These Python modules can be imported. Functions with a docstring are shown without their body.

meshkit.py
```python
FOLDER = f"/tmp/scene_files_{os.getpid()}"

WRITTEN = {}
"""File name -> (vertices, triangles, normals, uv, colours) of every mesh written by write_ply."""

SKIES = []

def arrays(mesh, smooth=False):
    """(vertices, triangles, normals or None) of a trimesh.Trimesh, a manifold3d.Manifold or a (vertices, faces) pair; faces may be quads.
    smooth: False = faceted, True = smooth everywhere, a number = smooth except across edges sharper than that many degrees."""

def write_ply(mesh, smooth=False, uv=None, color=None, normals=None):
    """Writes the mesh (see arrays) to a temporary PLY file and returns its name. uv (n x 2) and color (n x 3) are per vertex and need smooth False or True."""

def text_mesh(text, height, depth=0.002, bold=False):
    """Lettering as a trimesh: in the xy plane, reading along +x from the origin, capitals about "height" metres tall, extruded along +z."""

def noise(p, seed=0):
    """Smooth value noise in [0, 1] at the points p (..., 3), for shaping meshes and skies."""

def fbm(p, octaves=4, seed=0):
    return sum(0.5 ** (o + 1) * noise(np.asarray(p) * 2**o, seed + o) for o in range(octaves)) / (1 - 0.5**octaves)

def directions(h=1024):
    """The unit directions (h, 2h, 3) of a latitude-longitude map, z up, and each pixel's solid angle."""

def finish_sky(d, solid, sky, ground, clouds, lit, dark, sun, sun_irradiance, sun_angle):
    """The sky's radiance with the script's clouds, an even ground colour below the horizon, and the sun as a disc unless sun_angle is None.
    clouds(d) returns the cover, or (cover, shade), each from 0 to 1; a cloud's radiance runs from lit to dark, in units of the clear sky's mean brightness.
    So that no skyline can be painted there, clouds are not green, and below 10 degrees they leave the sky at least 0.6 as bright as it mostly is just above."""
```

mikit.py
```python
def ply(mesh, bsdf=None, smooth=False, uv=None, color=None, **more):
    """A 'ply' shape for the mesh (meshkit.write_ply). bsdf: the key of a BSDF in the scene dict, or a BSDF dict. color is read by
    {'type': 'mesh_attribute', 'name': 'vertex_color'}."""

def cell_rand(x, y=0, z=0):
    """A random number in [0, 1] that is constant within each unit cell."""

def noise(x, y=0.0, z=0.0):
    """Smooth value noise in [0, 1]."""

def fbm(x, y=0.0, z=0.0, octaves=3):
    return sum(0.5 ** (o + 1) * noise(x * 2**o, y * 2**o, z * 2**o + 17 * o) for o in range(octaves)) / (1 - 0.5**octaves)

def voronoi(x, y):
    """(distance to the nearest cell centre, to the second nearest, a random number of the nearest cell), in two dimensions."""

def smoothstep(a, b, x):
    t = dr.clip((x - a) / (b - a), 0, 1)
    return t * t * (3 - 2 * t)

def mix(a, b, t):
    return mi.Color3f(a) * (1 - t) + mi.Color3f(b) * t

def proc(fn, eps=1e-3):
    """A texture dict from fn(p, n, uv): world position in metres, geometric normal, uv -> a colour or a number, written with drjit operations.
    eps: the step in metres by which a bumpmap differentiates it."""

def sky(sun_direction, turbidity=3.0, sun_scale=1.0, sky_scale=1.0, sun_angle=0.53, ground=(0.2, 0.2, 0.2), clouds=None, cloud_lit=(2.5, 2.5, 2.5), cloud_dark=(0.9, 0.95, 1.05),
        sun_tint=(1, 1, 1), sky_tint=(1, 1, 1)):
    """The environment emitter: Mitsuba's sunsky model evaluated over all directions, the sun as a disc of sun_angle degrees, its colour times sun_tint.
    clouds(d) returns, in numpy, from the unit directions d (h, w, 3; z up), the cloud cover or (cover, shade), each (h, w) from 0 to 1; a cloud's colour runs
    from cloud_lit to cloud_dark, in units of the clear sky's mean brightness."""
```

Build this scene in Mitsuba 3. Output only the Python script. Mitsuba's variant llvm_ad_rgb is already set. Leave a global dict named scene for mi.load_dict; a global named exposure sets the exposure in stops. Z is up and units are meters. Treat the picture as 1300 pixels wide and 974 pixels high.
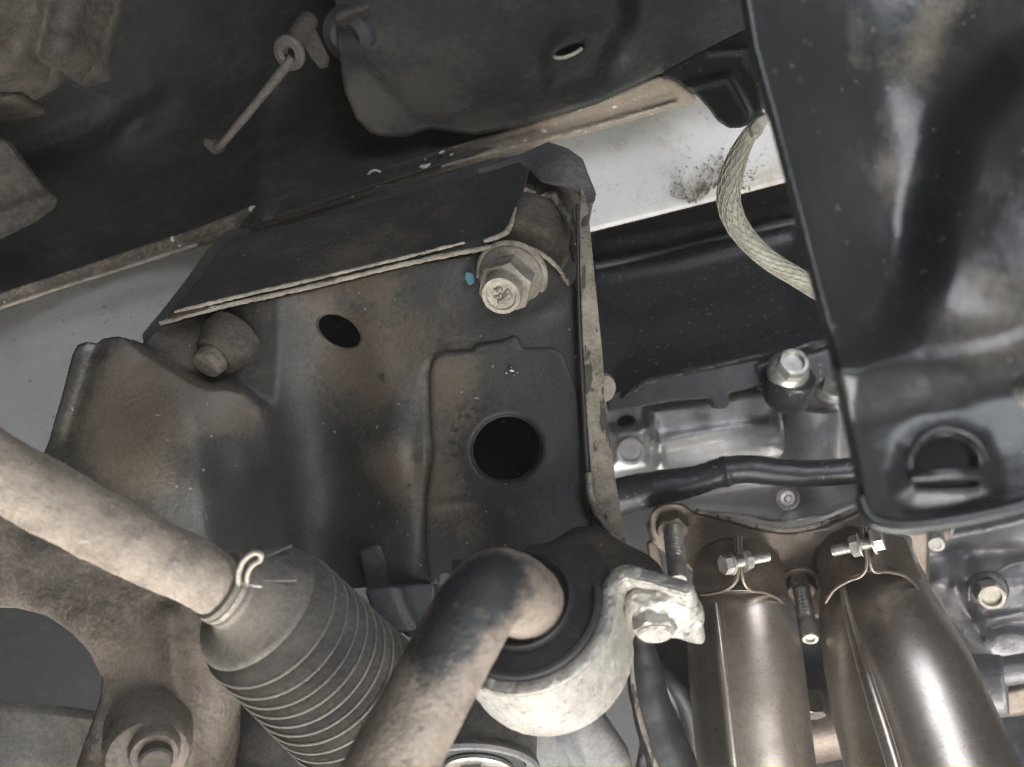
import math, random
import numpy as np, trimesh, mitsuba as mi, drjit as dr, mikit, meshkit
import manifold3d as m3
from shapely.geometry import Polygon, LineString, Point
from shapely.geometry.polygon import orient
from shapely import contains_xy, affinity
from scipy.spatial import Delaunay, cKDTree
from scipy.interpolate import RBFInterpolator
T = mi.ScalarTransform4f
scene, labels = {}, {}
random.seed(5); rng = np.random.default_rng(5)

# ---------------------------------------------------------------- camera, lamps, exposure
# The photographer lies under a raised car and looks up at PITCH degrees. Drawing frame of the car: x right, y up the picture, z back to the lens.
PITCH, CAM, FOV = math.radians(50), np.array([0, 0, 0.9]), 60.0
RIGHT = np.array([1.0, 0, 0]); UP = np.array([0, -math.sin(PITCH), math.cos(PITCH)]); BACK = np.array([0, -math.cos(PITCH), -math.sin(PITCH)])
ROT = np.stack([RIGHT, UP, BACK], 1)
def W(v): return CAM + np.asarray(v, float) @ ROT.T
scene['camera'] = {'type': 'thinlens', 'fov': FOV, 'fov_axis': 'x', 'near_clip': 0.01, 'far_clip': 20.0, 'aperture_radius': 0.0017, 'focus_distance': 0.36,
                   'to_world': T().look_at(origin=CAM.tolist(), target=(CAM - BACK).tolist(), up=UP.tolist())}
exposure = 0.6
LAMPS = [  # centre, aim (drawing frame), width, height, radiance
    ('work_lamp', (-0.02, -1.10, 0.10), (0.03, -0.05, -0.36), 0.9, 0.6, (12.2, 11.9, 11.4), 'white floor work lamp shining up from below the pipes'),
    ('work_lamp_001', (0.70, -1.00, 1.15), (0.0, 0.0, -0.36), 1.0, 0.75, (9.9, 9.7, 9.35), 'wide white fill lamp added behind the photographer'),  # added fill standing in for daylight from an open door
    ('work_lamp_002', (0.45, 0.62, 0.62), (0.117, 0.04, -0.219), 0.62, 0.62, (4.3, 4.5, 4.9), 'cool lamp added at upper right for a sheen on the shield'),  # added to give the shield a window-like reflection
]

# ---------------------------------------------------------------- helpers
F = 650 / math.tan(math.radians(FOV / 2))
def P(x, y, d): return np.array([(x - 650) / F * d, (487 - y) / F * d, -d])            # a photo point at distance d, in the drawing frame
def PA(a): a = np.asarray(a, float); return np.stack([(a[:, 0] - 650) / F * a[:, 2], (487 - a[:, 1]) / F * a[:, 2], -a[:, 2]], 1)
def unit(v): v = np.asarray(v, float); return v / np.linalg.norm(v)
def numbered(k):
    if k not in scene: return k
    i = 1
    while f'{k}_{i:03d}' in scene: i += 1
    return f'{k}_{i:03d}'
def add(key, mesh, mat, smooth=35, label=None, cat=None, group=None, kind=None):
    key = numbered(key)
    if hasattr(mesh, 'to_mesh'):
        g = mesh.to_mesh(); mesh = trimesh.Trimesh(np.array(g.vert_properties[:, :3]), np.array(g.tri_verts), process=False)
    mesh = mesh.copy(); mesh.vertices = W(mesh.vertices)
    scene[key] = mikit.ply(mesh, mat, smooth=smooth)
    if label or kind: tag(key, label, cat, group, kind)
    return key
def tag(key, label=None, cat=None, group=None, kind=None):
    labels[key] = {k: v for k, v in (('label', label), ('category', cat), ('group', group), ('kind', kind)) if v}
    return key
def fbm3(v, f, oct=3, seed=0): return meshkit.fbm(np.asarray(v) * f + 50, oct, seed) - 0.5

# --- relief features: functions of photo-plane coordinates that return a change of distance in metres (positive = away from the lens)
def bump(cx, cy, rx, ry, h, rot=0, p=2):
    c, s = math.cos(math.radians(rot)), math.sin(math.radians(rot))
    def f(x, y):
        u, v = ((x - cx) * c + (y - cy) * s) / rx, (-(x - cx) * s + (y - cy) * c) / ry
        return -h * np.exp(-(u * u + v * v) ** (p / 2))
    return f
def _near(line, x, y):
    l = np.asarray(line, float); best = np.full(x.shape, 1e9); side = np.zeros(x.shape)
    for a, b in zip(l[:-1], l[1:]):
        ab = b - a; t = np.clip(((x - a[0]) * ab[0] + (y - a[1]) * ab[1]) / (ab @ ab), 0, 1)
        dx, dy = x - a[0] - t * ab[0], y - a[1] - t * ab[1]; d = np.hypot(dx, dy); s = np.sign(ab[0] * dy - ab[1] * dx)
        m = d < best; best[m] = d[m]; side[m] = s[m]
    return best, side
def crease(line, w, h):                                       # a ridge (h > 0) or groove (h < 0) along a line
    return lambda x, y: -h * np.exp(-(_near(line, x, y)[0] / w) ** 2)
def plateau(poly, w, h):                                      # the inside of a closed outline pressed towards the lens by h, with a slope w wide
    pl = list(poly) + [poly[0]]; pg = Polygon(poly)
    def f(x, y):
        d = _near(pl, x, y)[0] * np.where(contains_xy(pg, x, y), 1, -1)
        t = np.clip(d / w * 0.5 + 0.5, 0, 1); return -h * t * t * (3 - 2 * t)
    return f
def ellipse(cx, cy, rx, ry, rot=0, n=48):
    t = np.linspace(0, 2 * np.pi, n, endpoint=False); c, s = math.cos(math.radians(rot)), math.sin(math.radians(rot))
    return [(cx + rx * np.cos(a) * c - ry * np.sin(a) * s, cy + rx * np.cos(a) * s + ry * np.sin(a) * c) for a in t]

def sheet(outline, depth, thick=0.002, back=(0, 0, -1), edge=0.0015, step=7, holes=(), feats=(), rough=0.0, rf=120, roundc=4, seed=0):
    """Pressed or cast sheet: outline seen from the lens, distance from control points (x, y, d), rolled edge, holes, relief, real thickness."""
    pg = Polygon(outline).buffer(0)
    if roundc: pg = pg.buffer(-roundc).buffer(2 * roundc).buffer(-roundc)
    for h in holes: pg = pg.difference(Polygon(h))
    if pg.geom_type == 'MultiPolygon': pg = max(pg.geoms, key=lambda g: g.area)
    dp = np.asarray(depth, float)
    if len(dp) == 1: dfun = lambda q: np.full(len(q), dp[0, 2])
    elif len(dp) < 4:
        A = np.c_[dp[:, :2] / 100, np.ones(len(dp))]; co = np.linalg.lstsq(A, dp[:, 2], rcond=None)[0]; dfun = lambda q: np.c_[q / 100, np.ones(len(q))] @ co
    else:
        r = RBFInterpolator(dp[:, :2] / 100, dp[:, 2], kernel='thin_plate_spline', smoothing=0.02, degree=1); dfun = lambda q: r(q / 100)
    dm = dp[:, 2].mean(); epx = edge * F / dm
    pts, rings = [], [0.0] + ([epx * k for k in (0.12, 0.35, 0.65, 1.0)] if edge else [])
    for e in rings:
        g = pg.buffer(-e) if e else pg
        for q in getattr(g, 'geoms', [g]):
            if q.is_empty: continue
            for ring in [q.exterior, *q.interiors]:
                n = max(8, int(ring.length / min(step * 0.7, 5)))
                pts += [ring.interpolate(k / n, normalized=True).coords[0] for k in range(n)]
    nb = len(pts); x0, y0, x1, y1 = pg.bounds
    gx, gy = np.meshgrid(np.arange(x0, x1, step), np.arange(y0, y1, step * 0.87)); gx[1::2] += step / 2
    g = np.stack([gx.ravel(), gy.ravel()], 1); inner = pg.buffer(-(rings[-1] + step * 0.5))
    g = g[contains_xy(inner, g[:, 0], g[:, 1])] if not inner.is_empty else g[:0]
    pts = np.vstack([np.array(pts), g]); pts = pts[np.unique(np.round(pts, 2), axis=0, return_index=True)[1]]
    tri = Delaunay(pts).simplices; c = pts[tri].mean(1)
    tri = tri[contains_xy(pg.buffer(0.05), c[:, 0], c[:, 1])]
    a = pts[tri]; area = (a[:, 1, 0] - a[:, 0, 0]) * (a[:, 2, 1] - a[:, 0, 1]) - (a[:, 1, 1] - a[:, 0, 1]) * (a[:, 2, 0] - a[:, 0, 0])
    tri = tri[np.abs(area) > 1e-3]; area = area[np.abs(area) > 1e-3]
    tri[area > 0] = tri[area > 0][:, ::-1]                    # y runs down the picture: front faces look at the lens
    d = dfun(pts); x, y = pts[:, 0], pts[:, 1]
    for f in feats: d = d + f(x, y)
    if edge:
        bl = [pg.exterior, *pg.interiors]; bp = np.vstack([[r.interpolate(s).coords[0] for s in np.arange(0, r.length, 1.0)] for r in bl])
        t = np.clip(cKDTree(bp).query(pts)[0] / epx, 0, 1); d = d + edge * (1 - np.sqrt(1 - (1 - t) ** 2))
    v = PA(np.c_[pts, d])
    if rough: v[:, 2] += rough * fbm3(v, rf, 4, seed)
    used = np.unique(tri); remap = np.full(len(pts), -1); remap[used] = np.arange(len(used)); v, tri = v[used], remap[tri]; n = len(v)
    ed = np.sort(np.vstack([tri[:, [0, 1]], tri[:, [1, 2]], tri[:, [2, 0]]]), 1); dirs = np.vstack([tri[:, [0, 1]], tri[:, [1, 2]], tri[:, [2, 0]]])
    _, inv, cnt = np.unique(ed, axis=0, return_inverse=True, return_counts=True); b = dirs[cnt[inv.ravel()] == 1]
    vb = v + np.asarray(back, float) / np.linalg.norm(back) * thick
    side = np.vstack([np.c_[b[:, 1], b[:, 0], b[:, 0] + n], np.c_[b[:, 1], b[:, 0] + n, b[:, 1] + n]])
    return trimesh.Trimesh(np.vstack([v, vb]), np.vstack([tri, tri[:, ::-1] + n, side]), process=False)

def spline(pts, n):
    p = np.asarray(pts, float); q = np.vstack([2 * p[0] - p[1], p, 2 * p[-1] - p[-2]]); out = []
    ts = np.linspace(0, len(p) - 1 - 1e-9, n)
    for t in ts:
        i = int(t); u = t - i; a, b, c, e = q[i], q[i + 1], q[i + 2], q[i + 3]
        out.append(0.5 * (2 * b + (c - a) * u + (2 * a - 5 * b + 4 * c - e) * u * u + (3 * b - a - 3 * c + e) * u ** 3))
    return np.array(out)
def frames(c):
    t = np.gradient(c, axis=0); t /= np.linalg.norm(t, axis=1, keepdims=True)
    a = np.cross(t[0], [0.1, 0.2, 1.0]); a = unit(a); A = []
    for k in range(len(c)):
        a = unit(a - (a @ t[k]) * t[k]); A.append(a)
    A = np.array(A); return t, A, np.cross(t, A)
def tube(pts, n=80, seg=28, rough=0.0, rf=150, mod=None, flat=None):
    """Tube through points (x, y, d, radius in photo pixels there). mod(s, ang) scales the radius. flat: width over thickness."""
    q = spline(pts, n); c = PA(q[:, :3]); r = q[:, 3] * q[:, 2] / F
    return tube3(c, r, seg, rough, rf, mod, flat)
def tube3(c, r, seg=28, rough=0.0, rf=150, mod=None, flat=None):
    n = len(c); r = np.broadcast_to(r, n); t, A, B = frames(c); th = np.linspace(0, 2 * np.pi, seg, endpoint=False)
    rr = np.repeat(r[:, None], seg, 1) * (1 if mod is None else mod(np.linspace(0, 1, n)[:, None], th[None]))
    cu, cv = np.cos(th) * (flat[0] if flat else 1), np.sin(th) * (flat[1] if flat else 1)
    v = c[:, None] + rr[..., None] * (cu[None, :, None] * A[:, None] + cv[None, :, None] * B[:, None])
    if rough: v += (fbm3(v.reshape(-1, 3), rf, 3)[:, None] * rough).reshape(n, seg, 1) * (cu[None, :, None] * A[:, None] + cv[None, :, None] * B[:, None])
    v = v.reshape(-1, 3); f = []
    i = np.arange(n - 1)[:, None] * seg; j = np.arange(seg)[None]; k = (j + 1) % seg
    f = np.vstack([np.stack([i + j, i + k, i + k + seg], -1).reshape(-1, 3), np.stack([i + j, i + k + seg, i + j + seg], -1).reshape(-1, 3)])
    m = len(v); v = np.vstack([v, c[:1], c[-1:]]); j = np.arange(seg); k = (j + 1) % seg
    f = np.vstack([f, np.stack([np.full(seg, m), k, j], 1), np.stack([np.full(seg, m + 1), (n - 1) * seg + j, (n - 1) * seg + k], 1)])
    return trimesh.Trimesh(v, f, process=False)
def axes(axis, up=(0, 1, 0)):
    a = unit(axis); u = np.cross(up, a); u = unit(u) if np.linalg.norm(u) > 1e-3 else np.array([1.0, 0, 0]); return u, np.cross(a, u), a
def put(mesh, c, axis, spin=0, up=(0, 1, 0)):
    """Moves a mesh drawn along +z at the origin to point c, its z along axis."""
    if hasattr(mesh, 'to_mesh'):
        g = mesh.to_mesh(); mesh = trimesh.Trimesh(np.array(g.vert_properties[:, :3]), np.array(g.tri_verts), process=False)
    u, v, a = axes(axis, up); s = math.radians(spin); M = np.stack([u * math.cos(s) + v * math.sin(s), -u * math.sin(s) + v * math.cos(s), a], 1)
    m = mesh.copy(); m.vertices = np.asarray(m.vertices) @ M.T + c; return m
def lathe(prof, seg=40):
    """Solid of revolution about z from (r, z) points running bottom to top."""
    p = np.asarray(prof, float); th = np.linspace(0, 2 * np.pi, seg, endpoint=False); n = len(p)
    v = np.stack([p[:, None, 0] * np.cos(th), p[:, None, 0] * np.sin(th), np.repeat(p[:, None, 1], seg, 1)], -1).reshape(-1, 3)
    i = np.arange(n - 1)[:, None] * seg; j = np.arange(seg)[None]; k = (j + 1) % seg
    f = np.vstack([np.stack([i + j, i + k, i + k + seg], -1).reshape(-1, 3), np.stack([i + j, i + k + seg, i + j + seg], -1).reshape(-1, 3)])
    return trimesh.Trimesh(v, f, process=False)
def disc(r, h, ch=0.0006, seg=40): return lathe([(0, 0), (r, 0), (r, h - ch), (r - ch, h), (0, h)], seg)
def hexa(r, h, ch=0.14, dish=0.0, seg=48):
    """Hexagonal head of corner radius r with its corners turned down; dish: a shallow recess in the top."""
    hx = m3.Manifold.cylinder(h, r, r, 6); cone = m3.Manifold.revolve(m3.CrossSection([[(0, 0), (r * 1.01, 0), (r * 1.01, h - r * ch), (r * 0.86, h), (0, h)]]), seg)
    hx = hx ^ cone
    if dish: hx = hx - m3.Manifold.cylinder(dish * 2, r * 0.6, r * 0.7, 32).translate([0, 0, h - dish])
    return hx
def thread(r, h, pitch=0.0011, seg=28, tip=0.001):
    p = [(0, 0)]; z = 0.0
    while z < h - tip: p += [(r * 0.83, z), (r, z + pitch * .4), (r, z + pitch * .6)]; z += pitch
    p += [(r * 0.88, z), (r * 0.8, h), (0, h)]; return lathe(p, seg)
def box(a, b, r=0.0006):
    a, b = np.minimum(a, b), np.maximum(a, b); s = m3.Manifold.sphere(r, 8)
    return m3.Manifold.batch_hull([s.translate([x, y, z]) for x in (a[0] + r, b[0] - r) for y in (a[1] + r, b[1] - r) for z in (a[2] + r, b[2] - r)])
def join(*ms):
    out = []
    for m in ms:
        if hasattr(m, 'to_mesh'):
            g = m.to_mesh(); m = trimesh.Trimesh(np.array(g.vert_properties[:, :3]), np.array(g.tri_verts), process=False)
        out.append(m)
    return trimesh.util.concatenate(out)

# ---------------------------------------------------------------- materials
noise, fbm, smoothstep, mix = mikit.noise, mikit.fbm, mikit.smoothstep, mikit.mix
def grime(base, dust, amount, patches=(), lo=0.06, f=70, grain=900, speck=None, clean=(), var=0.35):
    """Base colour under dried road dust. patches: deposits, wiped spots or painted light and shade, as (x, y, d, radius in metres, weight)."""
    cs = [(W(P(x, y, d)), r, w) for x, y, d, r, w in patches]
    def fn(p, n, uv):
        m = amount + 0.7 * (fbm(p.x * f, p.y * f, p.z * f, 4) - 0.5) + 0.35 * (fbm(p.x * f * 7, p.y * f * 7, p.z * f * 7, 3) - 0.5)
        for c, r, w in cs: m = m + w * dr.exp(-(dr.square(p.x - c[0]) + dr.square(p.y - c[1]) + dr.square(p.z - c[2])) / (r * r))
        g = fbm(p.x * grain, p.y * grain, p.z * grain, 2)
        m = smoothstep(0.5 - 0.3, 0.5 + 0.3, m + 0.25 * (g - 0.5))
        col = mix(base, dust, m) * (1 - var / 2 + var * noise(p.x * grain * 1.7, p.y * grain * 1.7, p.z * grain * 1.7))
        if speck:
            s = fbm(p.x * speck[1], p.y * speck[1], p.z * speck[1], 2); col = mix(col, mi.Color3f(speck[0]), speck[3] * smoothstep(speck[2], speck[2] + 0.06, s))
        return col
    return fn
def principled(name, fn, rough=0.6, metallic=0.0, spec=0.5, bump=0.0, bf=600, coat=0.0, aniso=0.0):
    col = mikit.proc(fn) if callable(fn) else {'type': 'rgb', 'value': list(fn)}
    b = {'type': 'principled', 'base_color': col, 'roughness': rough, 'metallic': metallic, 'specular': spec}
    if coat: b['clearcoat'] = coat; b['clearcoat_gloss'] = 0.6
    if bump:
        b = {'type': 'bumpmap', 'arbitrary': mikit.proc(lambda p, n, uv: fbm(p.x * bf, p.y * bf, p.z * bf, 3), eps=0.0002), 'scale': bump * 0.28, 'bsdf': b}
    scene[name] = {'type': 'twosided', 'bsdf': b}
DUST, TAN = (0.094, 0.077, 0.060), (0.30, 0.265, 0.215)
BLK = (0.037, 0.038, 0.037)
principled('underbody_black', grime((0.020, 0.024, 0.021), (0.056, 0.049, 0.038), 0.33, [(470, 130, .43, .014, .6), (560, 110, .44, .02, .35), (610, 155, .43, .012, .5), (760, 60, .41, .02, .35), (640, 110, .42, .03, .25), (250, 250, .45, .05, .2), (60, 100, .42, .03, .2)], f=45), 0.75, bump=0.0006, bf=400)
principled('casting_dusty', grime((0.032, 0.029, 0.025), (0.082, 0.067, 0.051), 0.42, f=60), 0.85, bump=0.001, bf=700)
principled('rail_paint', grime((0.42, 0.42, 0.41), (0.30, 0.275, 0.225), 0.22, [(890, 238, .455, .010, .45), (980, 230, .45, .016, .5), (797, 188, .457, .0016, .9), (827, 165, .457, .0013, .8), (850, 178, .457, .001, .8), (770, 215, .457, .001, .8), (820, 140, .45, .02, .2), (560, 230, .45, .05, .3)], f=90, grain=1200, speck=((0.10, 0.09, 0.08), 420, 0.79, 0.5), var=0.10), 0.45)
principled('rail_mud', grime((0.05, 0.04, 0.032), (0.11, 0.09, 0.07), 0.4, f=200), 0.9)
principled('seam_tan', grime((0.048, 0.042, 0.033), (0.20, 0.165, 0.125), 0.30, [(840, 120, .44, .03, .5), (740, 150, .44, .03, .45), (640, 180, .44, .025, .3), (400, 265, .44, .03, -.3), (270, 300, .44, .012, .3)], f=120, speck=((0.5, 0.48, 0.43), 300, 0.76, 0.8)), 0.8)
_bracket = grime(BLK, DUST, 0.22, [(470, 470, .345, .020, .55), (500, 600, .345, .013, .65), (300, 520, .33, .014, .55), (430, 400, .35, .03, .25), (575, 500, .335, .016, .55), (560, 630, .335, .013, .6), (200, 480, .33, .02, .5), (150, 560, .33, .03, .5),
    (280, 590, .33, .0085, -1.0), (385, 570, .36, .016, -.5), (400, 660, .37, .02, -.5), (470, 320, .345, .02, .30), (560, 270, .37, .02, .2), (350, 320, .38, .02, .2), (690, 420, .34, .012, -.3), (690, 560, .330, .020, -.9), (650, 620, .331, .014, -.45), (660, 500, .331, .014, -.4), (640, 500, .331, .010, -.25), (700, 640, .325, .014, -.4), (260, 430, .35, .012, .55), (620, 660, .335, .014, .15), (520, 530, .345, .008, -.35), (770, 700, .305, .016, .35), (486, 478, .343, .0016, -1.3), (490, 486, .343, .0012, -1.2), (522, 532, .343, .0014, -1.2), (528, 578, .344, .0022, -1.1), (520, 616, .345, .0014, -1.2), (285, 470, .335, .002, -.8)], f=80, speck=((0.34, 0.30, 0.25), 420, 0.84, 0.5))  # ledge patch is painted light, patches in the left hollow painted shade
HOLE = W(P(643, 570, .3305))
def bracket_paint(p, n, uv):
    x = p.x - HOLE[0]; y = (p.y - HOLE[1]) * UP[1] + (p.z - HOLE[2]) * UP[2]; r = dr.sqrt(x * x + y * y); a = dr.atan2(y, -x)
    near = smoothstep(0.012, 0.015, r) * (1 - smoothstep(0.020, 0.027, r)) * (1 - smoothstep(0.7, 1.4, dr.abs(a - 0.25)))
    m = fbm(a * 9, r * 330, p.z * 100, 3) + 0.25 * (fbm(p.x * 700, p.y * 700, p.z * 700, 2) - 0.5)
    return mix(_bracket(p, n, uv), mi.Color3f(0.028), 0.9 * near * smoothstep(0.50, 0.60, m))   # dark scrapes in the dust left of the large hole
principled('bracket_black', bracket_paint, 0.52, bump=0.0008, bf=900)
_tan = grime((0.13, 0.115, 0.095), TAN, 0.55, f=150)
def edge_streaks(p, n, uv):
    q = p.y * UP[1] + p.z * UP[2]; w = p.y * BACK[1] + p.z * BACK[2]
    m = fbm(p.x * 420, q * 55, w * 300, 3) + 0.35 * (fbm(p.x * 900, q * 500, w * 900, 2) - 0.5)
    return mix(_tan(p, n, uv), mi.Color3f(0.04, 0.036, 0.032), 0.85 * smoothstep(0.60, 0.68, m))
principled('lip_tan', _tan, 0.8, bump=0.0006, bf=900)
principled('bracket_edge', edge_streaks, 0.8, bump=0.0006, bf=900)
principled('black_gloss', grime((0.032, 0.035, 0.037), (0.06, 0.058, 0.052), 0.14, f=100, speck=((0.20, 0.20, 0.19), 480, 0.755, 0.7)), 0.36, bump=0.0003, bf=500)
principled('shield_plastic', grime((0.022, 0.024, 0.024), (0.14, 0.125, 0.105), 0.08, [(1250, 410, .22, .012, .40), (1140, 210, .238, .007, .5), (1150, 150, .238, .007, .5), (1165, 95, .238, .008, .45), (1185, 40, .238, .008, .4), (1205, -10, .238, .009, .4), (1135, 255, .238, .005, .3), (1085, 30, .24, .008, .4), (1090, 80, .24, .006, .3), (1270, 370, .22, .010, .35), (1200, 420, .22, .008, .2)], f=28, grain=1400, speck=((0.16, 0.16, 0.15), 520, 0.80, 0.6)), 0.27, bump=0.0006, bf=250)
principled('aluminium_cast', grime((0.45, 0.435, 0.40), (0.29, 0.265, 0.225), 0.38, f=120, grain=1500, speck=((0.17, 0.16, 0.14), 560, 0.68, 0.65), var=0.3), 0.55, metallic=0.55, bump=0.0016, bf=900)
principled('aluminium_block', grime((0.46, 0.455, 0.45), (0.31, 0.30, 0.29), 0.38, f=60, var=.15), 0.42, metallic=0.55, bump=0.0006, bf=600)
principled('steel_bright', grime((0.52, 0.51, 0.48), (0.27, 0.24, 0.20), 0.36, f=300), 0.40, metallic=0.75)
principled('steel_dirty', grime((0.34, 0.32, 0.28), (0.17, 0.145, 0.11), 0.5, f=260, grain=1600), 0.6, metallic=0.35, bump=0.0008, bf=1500)
principled('exhaust_steel', grime((0.42, 0.385, 0.35), (0.33, 0.27, 0.22), 0.36, [(950, 790, .42, .012, .35), (1130, 770, .41, .014, .4), (1080, 840, .39, .012, .3), (915, 900, .40, .008, .3)], f=45, var=.16, speck=((0.20, 0.16, 0.125), 480, 0.72, 0.35)), 0.34, metallic=0.85)
principled('exhaust_bronze', grime((0.175, 0.142, 0.118), (0.25, 0.208, 0.17), 0.45, f=80), 0.48, metallic=0.7, bump=0.0004, bf=700)
principled('collar_steel', grime((0.13, 0.105, 0.088), (0.20, 0.165, 0.135), 0.40, f=70), 0.36, metallic=0.75)
principled('gearbox_metal', grime((0.20, 0.195, 0.20), (0.13, 0.125, 0.125), 0.40, f=80, var=.15), 0.46, metallic=0.5, bump=0.0008, bf=900)
principled('heat_shield', grime((0.40, 0.38, 0.37), (0.28, 0.25, 0.23), 0.4, f=70), 0.36, metallic=0.85)
principled('rod_dusty', grime((0.14, 0.12, 0.10), (0.29, 0.245, 0.20), 0.58, [(190, 700, .27, .006, .35), (110, 650, .265, .006, .3)], f=150, grain=1100, speck=((0.40, 0.38, 0.34), 300, 0.77, 0.6)), 0.85, bump=0.0013, bf=800)
principled('boot_rubber', grime((0.09, 0.086, 0.080), (0.18, 0.16, 0.135), 0.45, [(300, 770, .28, .016, .4), (430, 720, .32, .03, -.3)], f=90), 0.7, bump=0.0003, bf=900)
principled('bar_paint', grime((0.022, 0.024, 0.026), (0.215, 0.178, 0.145), 0.72, [(585, 735, .23, .013, -1.1), (640, 715, .24, .012, -.9), (545, 810, .235, .010, -.8), (560, 760, .23, .01, -.6)], f=170, grain=1300, speck=((0.07, 0.06, 0.05), 330, 0.72, 0.6)), 0.65, bump=0.0014, bf=900)
principled('rubber_and_bay_shade', grime((0.020, 0.021, 0.023), (0.065, 0.06, 0.055), 0.22, f=120), 0.55)
principled('knuckle_iron', grime((0.055, 0.047, 0.041), (0.145, 0.12, 0.098), 0.5, [(300, 900, .33, .02, .4), (170, 850, .32, .015, .3), (40, 690, .33, .03, -.2)], f=80), 0.8, bump=0.0014, bf=700)
principled('subframe_gray', grime((0.10, 0.10, 0.103), (0.19, 0.178, 0.165), 0.4, f=70), 0.6, bump=0.0005, bf=500)
principled('braid_tan', grime((0.235, 0.228, 0.185), (0.14, 0.138, 0.11), 0.45, f=200), 0.6, metallic=0.3)
principled('cave_black', (0.012, 0.013, 0.014), 0.9, spec=0.1)  # near-black paints the shade inside hole and slot; also backs the diffusers
principled('steel_worn', grime((0.42, 0.39, 0.33), (0.22, 0.19, 0.145), 0.45, f=300, grain=1600), 0.55, metallic=0.4)
principled('stay_steel', grime((0.06, 0.056, 0.05), (0.125, 0.11, 0.092), 0.45, f=110), 0.75)
principled('dark_parts', grime((0.038, 0.041, 0.046), (0.085, 0.082, 0.08), 0.3, f=60), 0.5, bump=0.0005, bf=500)
principled('blue_print', (0.07, 0.19, 0.22), 0.7)
principled('pale_scratch', (0.55, 0.54, 0.50), 0.6)

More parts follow.
